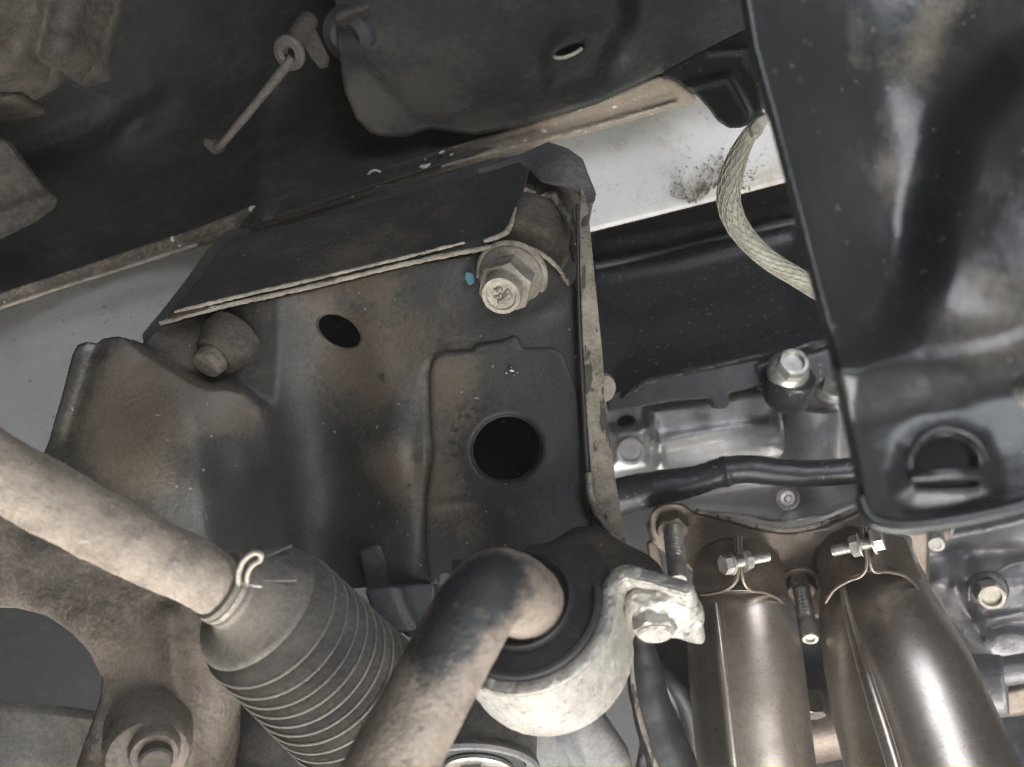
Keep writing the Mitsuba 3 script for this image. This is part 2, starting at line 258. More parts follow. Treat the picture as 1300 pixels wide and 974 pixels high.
# ---------------------------------------------------------------- lamps (outside the frame)
for name, c, aim, w, h, rad, lab in LAMPS:
    c, aim = np.array(c), np.array(aim); ax = unit(aim - c)
    add(name + '__housing', put(box((-w / 2 - .02, -h / 2 - .02, -.06), (w / 2 + .02, h / 2 + .02, -.004), .008), c, ax), 'dark_parts')
    q = trimesh.Trimesh([[-w / 2, -h / 2, 0], [w / 2, -h / 2, 0], [w / 2, h / 2, 0], [-w / 2, h / 2, 0]], [[0, 1, 2], [0, 2, 3]], process=False)
    k = add(name + '__diffuser', put(q, c, ax), 'cave_black', smooth=False); scene[k]['emitter'] = {'type': 'area', 'radiance': {'type': 'rgb', 'value': list(rad)}}
    tag(name, lab, 'work lamp')

# ---------------------------------------------------------------- the setting behind everything: the dark of the engine bay and the underbody
add('engine_bay_shade_sheet', sheet([(-700, -600), (2000, -600), (2000, 1600), (-700, 1600)], [(0, 0, .85)], step=150, edge=0, roundc=0), 'rubber_and_bay_shade', kind='structure')  # near-black sheet painted as the shade deep in the bay
add('underbody', sheet([(-300, -300), (1500, -300), (1500, 60), (1000, 110), (860, 120), (700, 165), (480, 235), (330, 282), (170, 335), (0, 395), (-300, 480)],
    [(-200, -200, .56), (-200, 400, .46), (100, 100, .54), (100, 300, .49), (200, 0, .56), (330, 240, .455), (600, 160, .45), (600, -200, .52), (1000, 60, .45), (1400, -200, .5), (1400, 0, .45), (250, 170, .54)],
    step=12, edge=.002, feats=[bump(170, 150, 40, 22, .02, -35), crease([(0, 210), (130, 160), (190, 120)], 14, -.012), crease([(330, 300), (330, 170), (345, 90)], 12, .008), bump(900, 30, 90, 50, .012)], rough=.004, rf=40), 'underbody_black', kind='structure')

# wheel-arch liner in front of it
k = 'arch_liner'
add(k + '__panel', sheet([(432, 82), (437, 115), (452, 150), (470, 168), (486, 172), (512, 173), (545, 163), (600, 171), (660, 160), (760, 130), (838, 92), (1010, 60), (1010, -200), (425, -200), (425, 20)],
    [(432, 90, .428), (480, 165, .428), (560, 160, .43), (700, 145, .43), (838, 95, .425), (600, 60, .448), (500, -150, .46), (900, -150, .44), (1000, 50, .42)], step=6, edge=.003, roundc=7, rough=.002, rf=60,
    feats=[plateau([(470, 78), (500, 110), (532, 146), (580, 148), (640, 140), (700, 128), (760, 100), (800, 20), (780, -300), (400, -300), (430, 70)], 16, -.009), crease([(468, 76), (530, 144), (560, 148), (600, 136)], 4, -.003),
           plateau([(690, 70), (715, 38), (770, 28), (790, 45), (798, 70), (760, 92), (700, 108)], 14, .005), bump(650, 130, 60, 20, .004)], holes=[ellipse(722, 63, 19, 5.5, -22)]), 'underbody_black')
add(k + '__slot_edge', tube([(x, y, .425, 2.6) for x, y in ellipse(722, 64, 20, 6.5, -22, 20)[2:11]], 30, 8), 'steel_dirty', label='pale worn lower rim of the slot in the liner')
tag(k, 'dark plastic wheel arch liner with slotted pad above the pale rail', 'liner')

# ---------------------------------------------------------------- frame rail with its welded seam flange
k = 'frame_rail'
add(k + '__box_section', sheet([(-250, 700), (-250, 470), (0, 383), (150, 330), (330, 268), (540, 198), (880, 112), (1120, 50), (1120, 196), (1000, 231), (900, 257), (752, 294), (600, 340), (200, 560), (60, 640)],
    [(-200, 480, .485), (0, 395, .482), (0, 600, .445), (-200, 680, .43), (200, 330, .48), (200, 500, .455), (600, 260, .46), (1000, 100, .455), (1000, 230, .455), (700, 300, .458)], thick=.05, back=(0, .75, -.66), step=9, edge=.003, rough=.0006, rf=60), 'rail_paint', label='pale grey painted face of the rail, speckled and mud spattered at right')
seam_hi = [(-250, 455), (-80, 402), (0, 372), (90, 343), (170, 316), (250, 290), (330, 257), (480, 216), (600, 178), (720, 142), (838, 96), (858, 104), (884, 124)]
seam_lo = [(884, 128), (860, 134), (760, 163), (690, 180), (600, 205), (480, 241), (330, 288), (170, 337), (90, 362), (0, 392), (-80, 425), (-250, 480)]
add(k + '__seam_flange', sheet(seam_hi + seam_lo, [(-200, 450, .452), (300, 280, .442), (860, 115, .436)], thick=.004, step=5, edge=.0018, roundc=2, holes=[ellipse(477, 226, 8, 6, -20), ellipse(338, 267, 6, 4, -20)], rough=.0012, rf=180,
    feats=[crease([(-250, 462), (0, 381), (330, 270), (600, 189), (850, 116)], 5, -.0012)]), 'seam_tan', label='tan welded seam flange along the rail with scraped white paint')
for a in ([(-80, 425), (0, 393), (90, 363), (170, 338), (250, 312)], [(560, 214), (640, 192), (760, 161), (860, 132)]):
    add(k + '__seam_lip', tube([(x, y - 2, .4375, 2.4) for x, y in a], 60, 8, rough=.0008, rf=500), 'lip_tan')
add(k + '__hole_rim', put(lathe([(.0030, 0), (.0042, 0), (.0044, .0008), (.0036, .0012), (.0030, .0004)], 24), P(477, 226, .4395), unit((0, -.4, 1))), 'pale_scratch', label='pale worn rim of the small hole in the seam')
for i in range(5):
    x = 528 + 45 * rng.random() ** 1.5 + (60 if i > 5 else 0); y = 240 - (x - 480) * .30 - 17 + rng.normal() * 4; s = 2 + 5 * rng.random()
    add(k + '__bare_chip', sheet([(x - s, y + s * .5), (x - s * .2, y - s * .3), (x + s, y - s * .7), (x + s * .6, y - s * .1), (x + s * .1, y + s * .3)], [(0, 0, .4345)], thick=.003, step=3, edge=.0002, roundc=.4), 'pale_scratch')
pts = [(x, y) for x, y in zip(rng.normal(905, 42, 1700), rng.normal(0, 1, 1700))]
mud = []
for x, g in pts:
    y = 292 - (x - 752) * .246 - 10 - abs(g) * 19 - 8 * math.sin(x / 11); r = .00012 + .00055 * rng.random() ** 5
    if 850 < x < 1000: mud.append(trimesh.creation.icosphere(0, r).apply_transform(trimesh.transformations.scale_and_translate([1, 1, .5], P(x, y, .4565))))
add(k + '__mud_specks', join(*mud), 'rail_mud', smooth=True, label='dark mud spatter on the pale rail beside the braided strap', kind='stuff')
tag(k, 'pale grey frame rail running behind the black bracket, with tan welded seam', 'frame rail')

# ---------------------------------------------------------------- the black mounting bracket in the middle
k = 'mounting_bracket'
dflat = [(520, 345, .340), (620, 330, .334), (700, 350, .333), (735, 450, .330), (740, 640, .326), (545, 460, .340), (548, 600, .345), (540, 720, .345), (490, 560, .343), (430, 420, .350), (400, 370, .347), (300, 390, .342), (215, 410, .345),
         (410, 560, .362), (420, 680, .376), (365, 640, .365), (355, 520, .350), (640, 560, .334), (650, 700, .325), (480, 480, .345), (505, 660, .348), (620, 790, .33), (780, 700, .322),
         (60, 560, .345), (100, 450, .338), (150, 435, .334), (240, 485, .335), (310, 500, .339), (200, 560, .325), (270, 590, .331), (325, 610, .342), (200, 720, .335), (60, 680, .34), (250, 700, .34), (340, 740, .365)]
slit = [(150, 418), (182, 441), (205, 457), (240, 479), (262, 488), (285, 488), (308, 493), (322, 503), (330, 512)]
pocket = plateau(slit + [(352, 520), (352, 330), (150, 330)], 5, -.013)
def fade_pocket(x, y): return pocket(x, y) * np.clip((352 - x) / 60, 0, 1)
big = ellipse(643, 570, 45, 42, -30)
add(k + '__front_plate', sheet([(40, 610), (62, 560), (78, 505), (92, 450), (98, 438), (110, 434), (122, 437), (130, 430), (148, 427), (168, 432), (180, 437), (186, 430), (196, 420), (215, 410), (300, 388), (400, 366), (520, 336), (612, 320), (650, 316), (690, 330), (716, 350), (735, 372), (742, 420), (746, 500), (752, 600), (760, 655), (775, 690), (790, 760), (700, 800), (560, 800), (470, 745), (330, 760), (200, 760), (60, 690)],
    dflat, thick=.003, step=5, edge=.0012, holes=[ellipse(430, 420, 30, 18, 30), ellipse(643, 570, 43, 40, -30)], rough=.0008, rf=70,
    feats=[fade_pocket, crease([(128, 436), (118, 450), (110, 480), (85, 560)], 9, -.003), bump(120, 446, 14, 10, -.002), crease([(215, 470), (250, 580), (262, 680)], 26, .002), bump(285, 590, 26, 28, -.002), crease([(335, 520), (352, 600), (365, 690)], 16, .002), crease([(470, 420), (500, 520), (510, 620), (528, 720)], 26, .0026), crease([(545, 470), (540, 560), (534, 720)], 9, -.0018), bump(645, 350, 62, 48, -.002, p=4), bump(690, 395, 30, 12, .0012, -20)]), 'bracket_black')
add(k + '__doubler_plate', sheet([(546, 470), (550, 455), (562, 447), (600, 444), (604, 437), (640, 430), (652, 424), (659, 428), (664, 440), (702, 439), (716, 446), (726, 470), (736, 500), (743, 570), (748, 650), (760, 700), (640, 740), (546, 742), (540, 700), (541, 640), (549, 580), (546, 530)],
    [(546, 460, .3365), (700, 445, .331), (735, 520, .328), (550, 600, .3385), (545, 730, .337), (650, 570, .3305), (745, 660, .323), (640, 730, .321), (560, 520, .3375)], thick=.003, step=5, edge=.0022, holes=[big], rough=.0006, rf=80, roundc=5,
    feats=[plateau([(540, 700), (590, 655), (680, 640), (760, 640), (780, 760), (540, 760)], 30, .001), crease([(560, 640), (600, 636), (640, 650)], 6, .0008), bump(643, 570, 52, 49, .0006, p=6)]), 'bracket_black', label='doubler plate with the large round hole, dusty at left and oily black at right')
fr = PA([(552, 452, .343), (736, 452, .337), (750, 700, .331), (545, 712, .345)]); bk = fr + np.array([.004, .006, -.042])
hull = trimesh.Trimesh(np.vstack([fr, bk]), [[0, 4, 5], [0, 5, 1], [1, 5, 6], [1, 6, 2], [2, 6, 7], [2, 7, 3], [3, 7, 4], [3, 4, 0], [4, 6, 5], [4, 7, 6]], process=False)
add(k + '__inner_box', hull, 'bracket_black', smooth=False, label='inside walls of the bracket seen through the large hole')
add(k + '__inner_wall', sheet([(180, 425), (205, 395), (240, 350), (262, 318), (290, 292), (330, 290), (480, 243), (560, 222), (640, 200), (690, 192), (728, 240), (732, 350), (640, 520), (200, 520)], [(200, 400, .43), (300, 295, .44), (690, 195, .43), (600, 500, .40), (300, 500, .42)], thick=.002, step=14, edge=0), 'bracket_black')  # dark sheet, drawn up to the seam to paint shade over the rail
add(k + '__top_flange', sheet([(210, 402), (238, 372), (262, 343), (282, 312), (300, 300), (370, 284), (480, 256), (600, 224), (662, 205), (672, 216), (668, 232), (658, 262), (648, 290), (640, 302), (612, 312), (520, 333), (400, 361), (300, 384), (215, 405)],
    [(212, 402, .347), (300, 382, .345), (400, 358, .342), (520, 331, .337), (612, 312, .331), (646, 290, .331), (660, 230, .352), (480, 256, .375), (300, 300, .385), (560, 290, .344), (400, 320, .356), (270, 345, .366)], thick=.0022, step=5, edge=.001, rough=.0007, rf=60,
    feats=[crease([(215, 396), (300, 374), (400, 350), (520, 321), (600, 304)], 5, .001)]), 'bracket_black', label='folded dark top flange with tan lower edge')
lip = [(204, 411, .349, 3.2), (240, 400, .347, 3.4), (300, 385, .345, 3.4), (400, 363, .3415, 3.2), (520, 334, .336, 3.2), (610, 316, .331, 3.4), (645, 311, .329, 3.2), (680, 319, .3295, 3.2), (706, 338, .331, 3.0), (722, 362, .332, 2.2)]
add(k + '__weld_lip', tube(lip, 160, 10, rough=.0012, rf=700), 'lip_tan', label='thin tan edge between top flange and front plate')
add(k + '__weld_lip', tube([(222, 396, .3475, 2.6), (300, 377, .3435, 2.6), (400, 354, .3405, 2.4), (520, 325, .335, 2.2), (590, 308, .331, 1.6)], 120, 10, rough=.001, rf=700), 'lip_tan')
add(k + '__flange_corner', tube([(614, 306, .3305, 2.8), (632, 301, .330, 4.2), (645, 292, .330, 3.8), (653, 270, .337, 1.8), (662, 240, .353, 1.6), (670, 216, .362, 1.4)], 60, 10, rough=.0006, rf=500), 'lip_tan')
add(k + '__end_cap', sheet([(580, 222), (630, 208), (660, 196), (696, 180), (720, 188), (740, 202), (748, 224), (757, 246), (755, 256), (749, 262), (747, 290), (738, 290), (736, 246), (718, 236), (688, 230), (672, 214), (660, 214), (640, 222)],
    [(600, 220, .372), (696, 182, .358), (740, 205, .345), (755, 250, .337), (740, 285, .328), (690, 228, .347), (720, 220, .341), (650, 206, .366)], thick=.0025, step=3.5, edge=.0012, feats=[bump(700, 205, 30, 14, .003)]), 'subframe_gray', label='smooth grey corner of the bracket against the rail')
add(k + '__side_flange', sheet([(738, 236), (746, 258), (750, 300), (756, 360), (764, 440), (772, 540), (780, 600), (788, 650), (796, 700), (786, 692), (770, 668), (757, 650), (750, 600), (744, 520), (739, 420), (736, 330), (735, 270)],
    [(740, 240, .335), (750, 330, .325), (745, 450, .3245), (765, 450, .326), (750, 640, .318), (785, 640, .320), (790, 695, .318)], thick=.003, step=3.5, edge=.0008, roundc=1, rough=.0008, rf=200), 'bracket_edge', label='upright tan edge flange streaked with black')
add(k + '__edge_bead', tube([(733, 260, .332, 2.4), (734, 330, .326, 2.4), (736, 420, .325, 2.6), (741, 520, .323, 3), (746, 600, .320, 3.4), (752, 645, .318, 3.4), (768, 668, .317, 2.6)], 120, 10, rough=.0006, rf=400), 'bracket_black')
add(k + '__edge_bead', tube([(748, 600, .317, 5), (750, 625, .3165, 6), (757, 650, .316, 5), (775, 676, .316, 3)], 40, 10, rough=.0015, rf=400), 'steel_dirty')
add(k + '__spacer', put(lathe([(0, 0), (.0185, 0), (.0195, .01), (.0175, .013), (.0175, .022), (.0185, .025), (.0165, .045), (.0155, .05), (0, .05)], 40), P(700, 250, .388), P(655, 345, .342) - P(700, 250, .388)), 'knuckle_iron', label='dusty round spacer tube behind the bolt')
add(k + '__weld_bead', tube([(664, 240, .356, 4), (682, 250, .354, 4), (700, 247, .352, 4.5), (712, 262, .350, 4), (722, 282, .346, 4), (730, 310, .342, 3)], 70, 12, rough=.003, rf=350), 'steel_dirty', label='wavy weld bead inside the open corner')
add(k + '__inner_rib', sheet([(662, 222), (700, 232), (726, 262), (738, 320), (730, 345), (716, 285), (700, 252), (664, 244)], [(662, 230, .366), (735, 320, .35), (700, 240, .362)], thick=.002, step=4, edge=.0008), 'dark_parts')
# lower ledge carrying the bushing
add(k + '__lower_ledge', sheet([(700, 690), (730, 672), (760, 668), (790, 690), (822, 705), (838, 718), (846, 735), (868, 742), (862, 752), (840, 742), (800, 730), (775, 735), (760, 740), (700, 705), (640, 700), (560, 760), (540, 740), (640, 700)],
    [(700, 690, .312), (760, 675, .312), (838, 720, .300), (560, 740, .32), (640, 700, .312), (770, 735, .298)], thick=.004, step=4, edge=.002, rough=.0008, rf=90), 'bracket_black', label='lower ledge of the bracket over the pale clamp')
# big flange nut and stud
ax = unit((-.20, -.50, .84)); c0 = P(649, 350, .334)
add(k + '__nut', put(join(lathe([(0, 0), (.0122, 0), (.0122, .0018), (.0115, .0026), (.0098, .004), (0, .004)], 44)), c0, ax), 'steel_dirty', label='large grey flange nut at the upper right of the bracket')
add(k + '__nut__washer', put(disc(.0140, .0012), c0 - ax * .0006, ax), 'steel_dirty')
add(k + '__nut__hexagon', put(hexa(.0104, .0090, .1), c0 + ax * .0035, ax, 12), 'steel_dirty')
st = lathe([(0, 0), (.0074, 0), (.0074, .0062), (.0070, .0074), (.0056, .0074), (.0053, .0066), (0, .0063)], 40); st.vertices[:, 2] += np.where(np.hypot(*st.vertices[:, :2].T) < .0045, .0003 * np.sin(st.vertices[:, 0] * 3000), 0)
add(k + '__nut__stud_end', put(st, c0 + ax * .0112, ax), 'steel_worn', label='bright rimmed stud end')
stc = [trimesh.creation.icosphere(1, .0011 * (.5 + rng.random())).apply_translation([.0042 * math.cos(q) * rng.random(), .0042 * math.sin(q) * rng.random(), .0066]) for q in np.linspace(0, 6.28, 14)]
add(k + '__nut__stud_core', put(join(*stc), c0 + ax * .0112, ax), 'steel_dirty', smooth=True)
add(k + '__paint_mark', sheet([(592, 345), (601, 348), (602, 358), (594, 361), (590, 352)], [(0, 0, .3315)], thick=.004, step=3, edge=.0003, roundc=1), 'blue_print', label='small teal paint mark left of the big nut')
# dusty bolt at left
ax = unit((-.42, -.62, .66)); c1 = P(291, 436, .350)
add(k + '__bolt', put(lathe([(0, -.004), (.0125, -.004), (.0122, .0008), (.0108, .0035), (.0096, .0062), (.0088, .0085), (.0078, .0095), (0, .0095)], 40), c1, ax), 'casting_dusty', label='dusty brown bolt at the left of the bracket')
add(k + '__bolt__tip', put(lathe([(0, 0), (.0062, 0), (.0060, .0048), (.0054, .0056), (0, .0056)], 32), c1 + ax * .009, ax), 'knuckle_iron')
# small spatter and a bright nick
for x, y, s in ((650, 471, 4), (643, 474, 2), (657, 473, 1.6), (649, 467, 1.2), (653, 476, 1.2)):
    add(k + '__bare_nick', sheet([(x - s, y), (x - s * .2, y - s * .5), (x + s, y + s * .1), (x, y + s * .35)], [(0, 0, .3298)], thick=.002, step=2, edge=.0002, roundc=.3), 'pale_scratch')
tag(k, 'black dusty mounting bracket with one large round hole, filling the middle', 'bracket')

# small cross-braces between boot and sway bar
k = 'cross_brace'
add(k + '__web', sheet([(455, 700), (480, 690), (545, 738), (552, 742), (548, 790), (520, 810), (470, 770)], [(455, 700, .36), (550, 742, .352), (520, 800, .355)], thick=.004, step=5, edge=.002, rough=.001), 'dark_parts')
add(k + '__foot', sheet([(462, 748), (505, 744), (552, 738), (552, 772), (530, 800), (500, 805), (480, 790)], [(462, 748, .347), (552, 738, .342), (510, 800, .345)], thick=.003, step=5, edge=.0012, feats=[crease([(505, 744), (515, 770), (530, 800)], 5, -.002)]), 'dark_parts')
tag(k, 'small grey brace between the ribbed boot and the sway bar', 'brace')

# ---------------------------------------------------------------- tie rod and ribbed steering boot
add('tie_rod', tube([(-130, 520, .262, 47), (-40, 575, .264, 46), (60, 632, .268, 45), (150, 680, .272, 43), (230, 718, .277, 41), (268, 738, .280, 39), (290, 755, .290, 37)], 120, 48, rough=.0014, rf=200), 'rod_dusty', smooth=True,
    label='pale dusty tie rod coming in from the left edge', cat='tie rod')
k = 'steering_boot'
bp = PA(spline([(276, 742, .281), (296, 751, .2845), (318, 763, .289), (360, 800, .301), (455, 893, .338), (570, 1005, .384)], 900)[:, :3])
bs = np.r_[0, np.cumsum(np.linalg.norm(np.diff(bp, axis=0), axis=1))]; b0, ba, L = bp[0], unit(bp[60] - bp[0]), min(bs[-1], .112)
prof = [(.0090, 0), (.0112, .0001), (.0117, .0014), (.0110, .0021), (.0110, .0044), (.0118, .0052), (.0119, .0064), (.0126, .0072), (.0150, .0094), (.0190, .0126), (.0214, .0148), (.0224, .0164), (.0226, .0174), (.0218, .0181), (.0190, .0184)]
z, r, step_ = .0188, .0212, .0064
while z < L:
    prof += [(r - .0058, z), (r - .0058, z + step_ * .30), (r - .0012, z + step_ * .60), (r + .0022, z + step_ * .78), (r + .0031, z + step_ * .85), (r + .0024, z + step_ * .92), (r - .0020, z + step_ * .97)]; z += step_; r = min(r + .00045, .0262)
prof = np.array(prof); pc = np.stack([np.interp(prof[:, 1], bs, bp[:, i]) for i in range(3)], 1)
tt = np.stack([np.interp(prof[:, 1], bs, np.gradient(bp[:, i], bs)) for i in range(3)], 1); tt /= np.linalg.norm(tt, axis=1, keepdims=True)
ua = np.cross((0.0, 1, 0), tt); ua /= np.linalg.norm(ua, axis=1, keepdims=True); va = np.cross(tt, ua); seg = 120; th = np.linspace(0, 2 * np.pi, seg, endpoint=False)
bv = (pc[:, None] + prof[:, :1, None] * (np.cos(th)[None, :, None] * ua[:, None] + np.sin(th)[None, :, None] * va[:, None])).reshape(-1, 3)
ii = np.arange(len(prof) - 1)[:, None] * seg; jj = np.arange(seg)[None]; kk_ = (jj + 1) % seg
add(k + '__bellows', trimesh.Trimesh(bv, np.vstack([np.stack([ii + jj, ii + kk_, ii + kk_ + seg], -1).reshape(-1, 3), np.stack([ii + jj, ii + kk_ + seg, ii + jj + seg], -1).reshape(-1, 3)]), process=False), 'boot_rubber', smooth=32)
u_, v_, _ = axes(ba)
for ang in (20, 105, 150, 245, 330):
    q = math.radians(ang); dirv = u_ * math.cos(q) + v_ * math.sin(q)
    add(k + '__seam_rib', tube3(np.array([b0 + ba * (.0078 + .0070 * t) + dirv * (.0127 + .0083 * t) for t in np.linspace(0, 1, 10)]), .0005, 8), 'boot_rubber')
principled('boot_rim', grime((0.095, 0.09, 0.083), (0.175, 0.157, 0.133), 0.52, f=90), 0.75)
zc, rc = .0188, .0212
while zc + step_ < L:                                          # a slightly paler rim round the crest of every fold
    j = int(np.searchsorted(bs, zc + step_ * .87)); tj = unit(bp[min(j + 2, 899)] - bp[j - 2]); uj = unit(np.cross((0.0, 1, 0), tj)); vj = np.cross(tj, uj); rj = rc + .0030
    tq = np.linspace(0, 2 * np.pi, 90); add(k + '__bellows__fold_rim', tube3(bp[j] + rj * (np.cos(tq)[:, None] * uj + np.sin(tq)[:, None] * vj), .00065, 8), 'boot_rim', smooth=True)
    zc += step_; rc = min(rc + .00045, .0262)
add(k + '__neck_clamp', put(lathe([(.0109, .0023), (.0116, .0023), (.0118, .0028), (.0118, .0036), (.0116, .0041), (.0109, .0041)], 48), b0, ba), 'steel_dirty')
add(k + '__clamp_ear', tube([(303, 742, .2745, 3.4), (303, 728, .271, 3.6), (309, 712, .268, 3.8), (322, 702, .267, 3.8), (331, 704, .2675, 3.8), (330, 711, .269, 3.6), (320, 718, .270, 3.4), (314, 730, .2715, 3.2), (314, 742, .2735, 3.2)], 70, 10), 'steel_worn', label='small bright looped ear of the boot clamp')
add(k + '__clamp_ear', tube([(300, 738, .2735, 2), (318, 743, .2725, 1.6), (333, 745, .273, 1.4)], 20, 8), 'steel_bright')
tag(k, 'grey ribbed rubber steering boot at the end of the tie rod', 'boot')

# ---------------------------------------------------------------- sway bar, bushing, clamp
C0, AX, RR = P(663, 763, .280), unit((.25, -.62, -.74)), .0250
UU = unit(np.array([1, 0, 0]) - AX[0] * AX); VV = np.cross(UU, AX); VV = VV if VV[1] > 0 else -VV
def along(u, v, a): return C0 + u * UU + v * VV + a * AX
def profile(poly, a0, a1, rb=.0012, n=5):
    """Extrudes a profile drawn in the clamp's own plane along the bar, with rolled end edges."""
    pg = Polygon(poly) if not hasattr(poly, 'geom_type') else poly; out = []
    st = [(a0, rb), (a0 + rb * .3, rb * .3), (a0 + rb, 0), (a1 - rb, 0), (a1 - rb * .3, rb * .3), (a1, rb)]
    ms = [m3.Manifold.extrude(m3.CrossSection([list(orient(pg.buffer(-(i0 + i1) / 2)).exterior.coords)[:-1]]), q1 - q0).translate([0, 0, q0]) for (q0, i0), (q1, i1) in zip(st[:-1], st[1:])]
    m = ms[0]
    for x in ms[1:]: m = m + x
    g = m.refine_to_length(.002).to_mesh(); v = np.array(g.vert_properties[:, :3]); f = np.array(g.tri_verts)
    v = C0 + v[:, :1] * UU + v[:, 1:2] * VV + v[:, 2:3] * AX
    if np.linalg.det(np.stack([UU, VV, AX])) < 0: f = f[:, ::-1]
    return trimesh.Trimesh(v, f, process=False)
add('sway_bar', tube([(440, 1085, .244, 60), (490, 985, .246, 57), (541, 888, .247, 54.5), (585, 806, .248, 53), (606, 770, .250, 52), (624, 750, .254, 51), (641, 748, .261, 50), (659, 756, .270, 49), (670, 768, .280, 48), (680, 786, .292, 44), (693, 808, .307, 42)], 150, 48, rough=.0007, rf=250), 'bar_paint', smooth=True,
    label='thick bent sway bar, black at the bend and tan with dust below', cat='sway bar')
k = 'bar_bushing'
arc = [(RR * math.cos(q), RR * math.sin(q)) for q in np.linspace(math.radians(180), math.radians(360), 50)]
body = Polygon(arc + [(RR, .004), (RR + .002, .011), (RR - .002, .019), (-RR, .019)])
add(k + '__body', profile(body, 0.0015, .034, .002), 'rubber_and_bay_shade', smooth=40)
add(k + '__inner_lip', put(lathe([(.0105, .004), (.0128, .003), (.0146, .0006), (.0150, -.0012), (.0156, -.0018), (.0164, -.0012), (.0168, .002), (.0168, .008)], 60), C0, AX), 'rubber_and_bay_shade', smooth=50)
add(k + '__outer_lip', tube3(np.array([along((RR - .0012) * math.cos(q), (RR - .0012) * math.sin(q), .001) for q in np.linspace(math.radians(175), math.radians(365), 60)]), .0016, 10), 'rubber_and_bay_shade')
tag(k, 'black rubber bushing round the sway bar inside the pale clamp', 'bushing')
k = 'bar_clamp'
line = [(-RR - .002, .012)] + [((RR + .002) * math.cos(q), (RR + .002) * math.sin(q)) for q in np.linspace(math.radians(180), math.radians(358), 60)] + [(RR + .0022, .001), (RR + .0042, .0045), (RR + .008, .0066), (RR + .015, .0042), (RR + .0262, -.0012)]
st = LineString(spline(line, 260)).buffer(.0024)
clamp = profile(Polygon(st.exterior), .001, .040, .0016)
clamp.vertices += (fbm3(clamp.vertices, 260, 3) * .0012)[:, None] * BACK * 0 + fbm3(clamp.vertices, 260, 3)[:, None] * .0011
add(k + '__strap', clamp, 'aluminium_cast', smooth=50)
bc = along(RR + .0140, .0020, .017)
add(k + '__bolt', put(lathe([(0, 0), (.0088, 0), (.0090, .002), (.0082, .0034), (.0072, .0040), (.0072, .0042), (0, .0042)], 40), bc, -VV), 'aluminium_cast')
add(k + '__bolt__head', put(join(hexa(.0070, .0058, .12, .0012), disc(.0058, .0072, .0008)), bc - VV * .0036, -VV), 'aluminium_cast', label='chalky bolt head under the clamp ear')
bb = trimesh.creation.icosphere(4, .0115); bb.vertices *= [1.15, .62, 1.3]; bb.vertices += (fbm3(bb.vertices, 200, 3, 4) * .004)[:, None]
add(k + '__ear_boss', put(bb, along(RR + .017, .0012, .020), AX), 'aluminium_cast', smooth=True, label='chalky corroded ear of the clamp')
tag(k, 'pale corroded aluminium clamp wrapped under the black bushing', 'clamp')

# ---------------------------------------------------------------- lower left: steering knuckle and bushings
k = 'knuckle_arm'
add(k + '__casting', sheet([(-200, 560), (0, 600), (80, 640), (200, 700), (255, 760), (285, 830), (298, 880), (286, 940), (280, 1100), (85, 1100), (96, 974), (112, 930), (128, 885), (130, 860), (115, 830), (92, 805), (60, 782), (20, 772), (-60, 770), (-200, 780)],
    [(-150, 650, .335), (60, 700, .325), (200, 760, .318), (110, 800, .318), (160, 880, .312), (130, 960, .310), (280, 880, .325), (275, 1000, .325), (200, 1050, .305), (0, 760, .335)], thick=.02, back=(0, .3, -1), step=6, edge=.006, rough=.0022, rf=110,
    feats=[crease([(215, 780), (222, 850), (240, 930), (250, 1050)], 16, .004), bump(60, 700, 60, 30, .003)]), 'knuckle_iron')
ax = unit((.35, -.25, .9))
add(k + '__boss', put(lathe([(0, -.01), (.0150, -.01), (.0146, .002), (.0130, .0065), (.0100, .0085), (0, .0090)], 40), P(188, 945, .306), ax), 'knuckle_iron')
add(k + '__bolt', put(lathe([(0, 0), (.0084, 0), (.0082, .003), (.0074, .0045), (0, .0045)], 36), P(196, 948, .2985), ax), 'knuckle_iron')
add(k + '__bolt__tip', put(lathe([(0, 0), (.0054, 0), (.0054, .0034), (.0046, .0042), (0, .0042)], 30), P(198, 949, .2985) + ax * .0042, ax), 'casting_dusty')
tag(k, 'dark rusty brown cast arm at the lower left with a round opening', 'casting')
k = 'ball_joint'
add(k + '__housing', put(lathe([(0, 0), (.030, 0), (.030, .045), (.027, .049), (0, .049)], 48), P(-5, 1060, .36), unit((.05, .90, -.42))), 'boot_rubber', smooth=40)
add(k + '__band', put(lathe([(.0301, .012), (.0316, .013), (.0316, .016), (.0301, .017)], 48), P(-5, 1060, .36), unit((.05, .90, -.42))), 'knuckle_iron')
tag(k, 'dark round joint seen through the opening of the cast arm', 'ball joint')
def arm_bush(k, c, ax, r, h, lab):
    add(k + '__shell', put(lathe([(0, 0), (r * .98, 0), (r, .002), (r, h * .55), (r * 1.0, h - .0045), (r * 1.05, h - .003), (r * 1.06, h - .0012), (r * 1.02, h), (r * .93, h), (r * .90, h - .0028), (r * .80, h - .004), (0, h - .004)], 60), c, ax), 'subframe_gray', smooth=40)
    add(k + '__rubber', put(lathe([(0, 0), (r * .86, 0), (r * .80, .003), (r * .5, .0035), (0, .0035)], 48), c + ax * (h - .005), ax), 'rubber_and_bay_shade')
    add(k + '__washer', put(lathe([(0, 0), (r * .60, 0), (r * .60, .0014), (r * .55, .002), (0, .002)], 44), c + ax * (h - .0012), ax), 'steel_bright', label='bright washer and nut end')
    add(k + '__nut', put(hexa(r * .40, .008, .12), c + ax * h, ax, 20), 'steel_bright')
    tag(k, lab, 'bushing')
ax = unit((-.05, -.73, .68))
arm_bush('arm_bushing', P(608, 978, .328) - ax * .040, ax, .0212, .040, 'grey round bushing below the sway bar with a bright washer end')
arm_bush('arm_bushing_001', P(402, 858, .385), unit((-.1, -.85, .52)), 0.0285, .046, 'grey round bushing below the ribbed boot, cut by the bottom edge')
k = 'subframe'
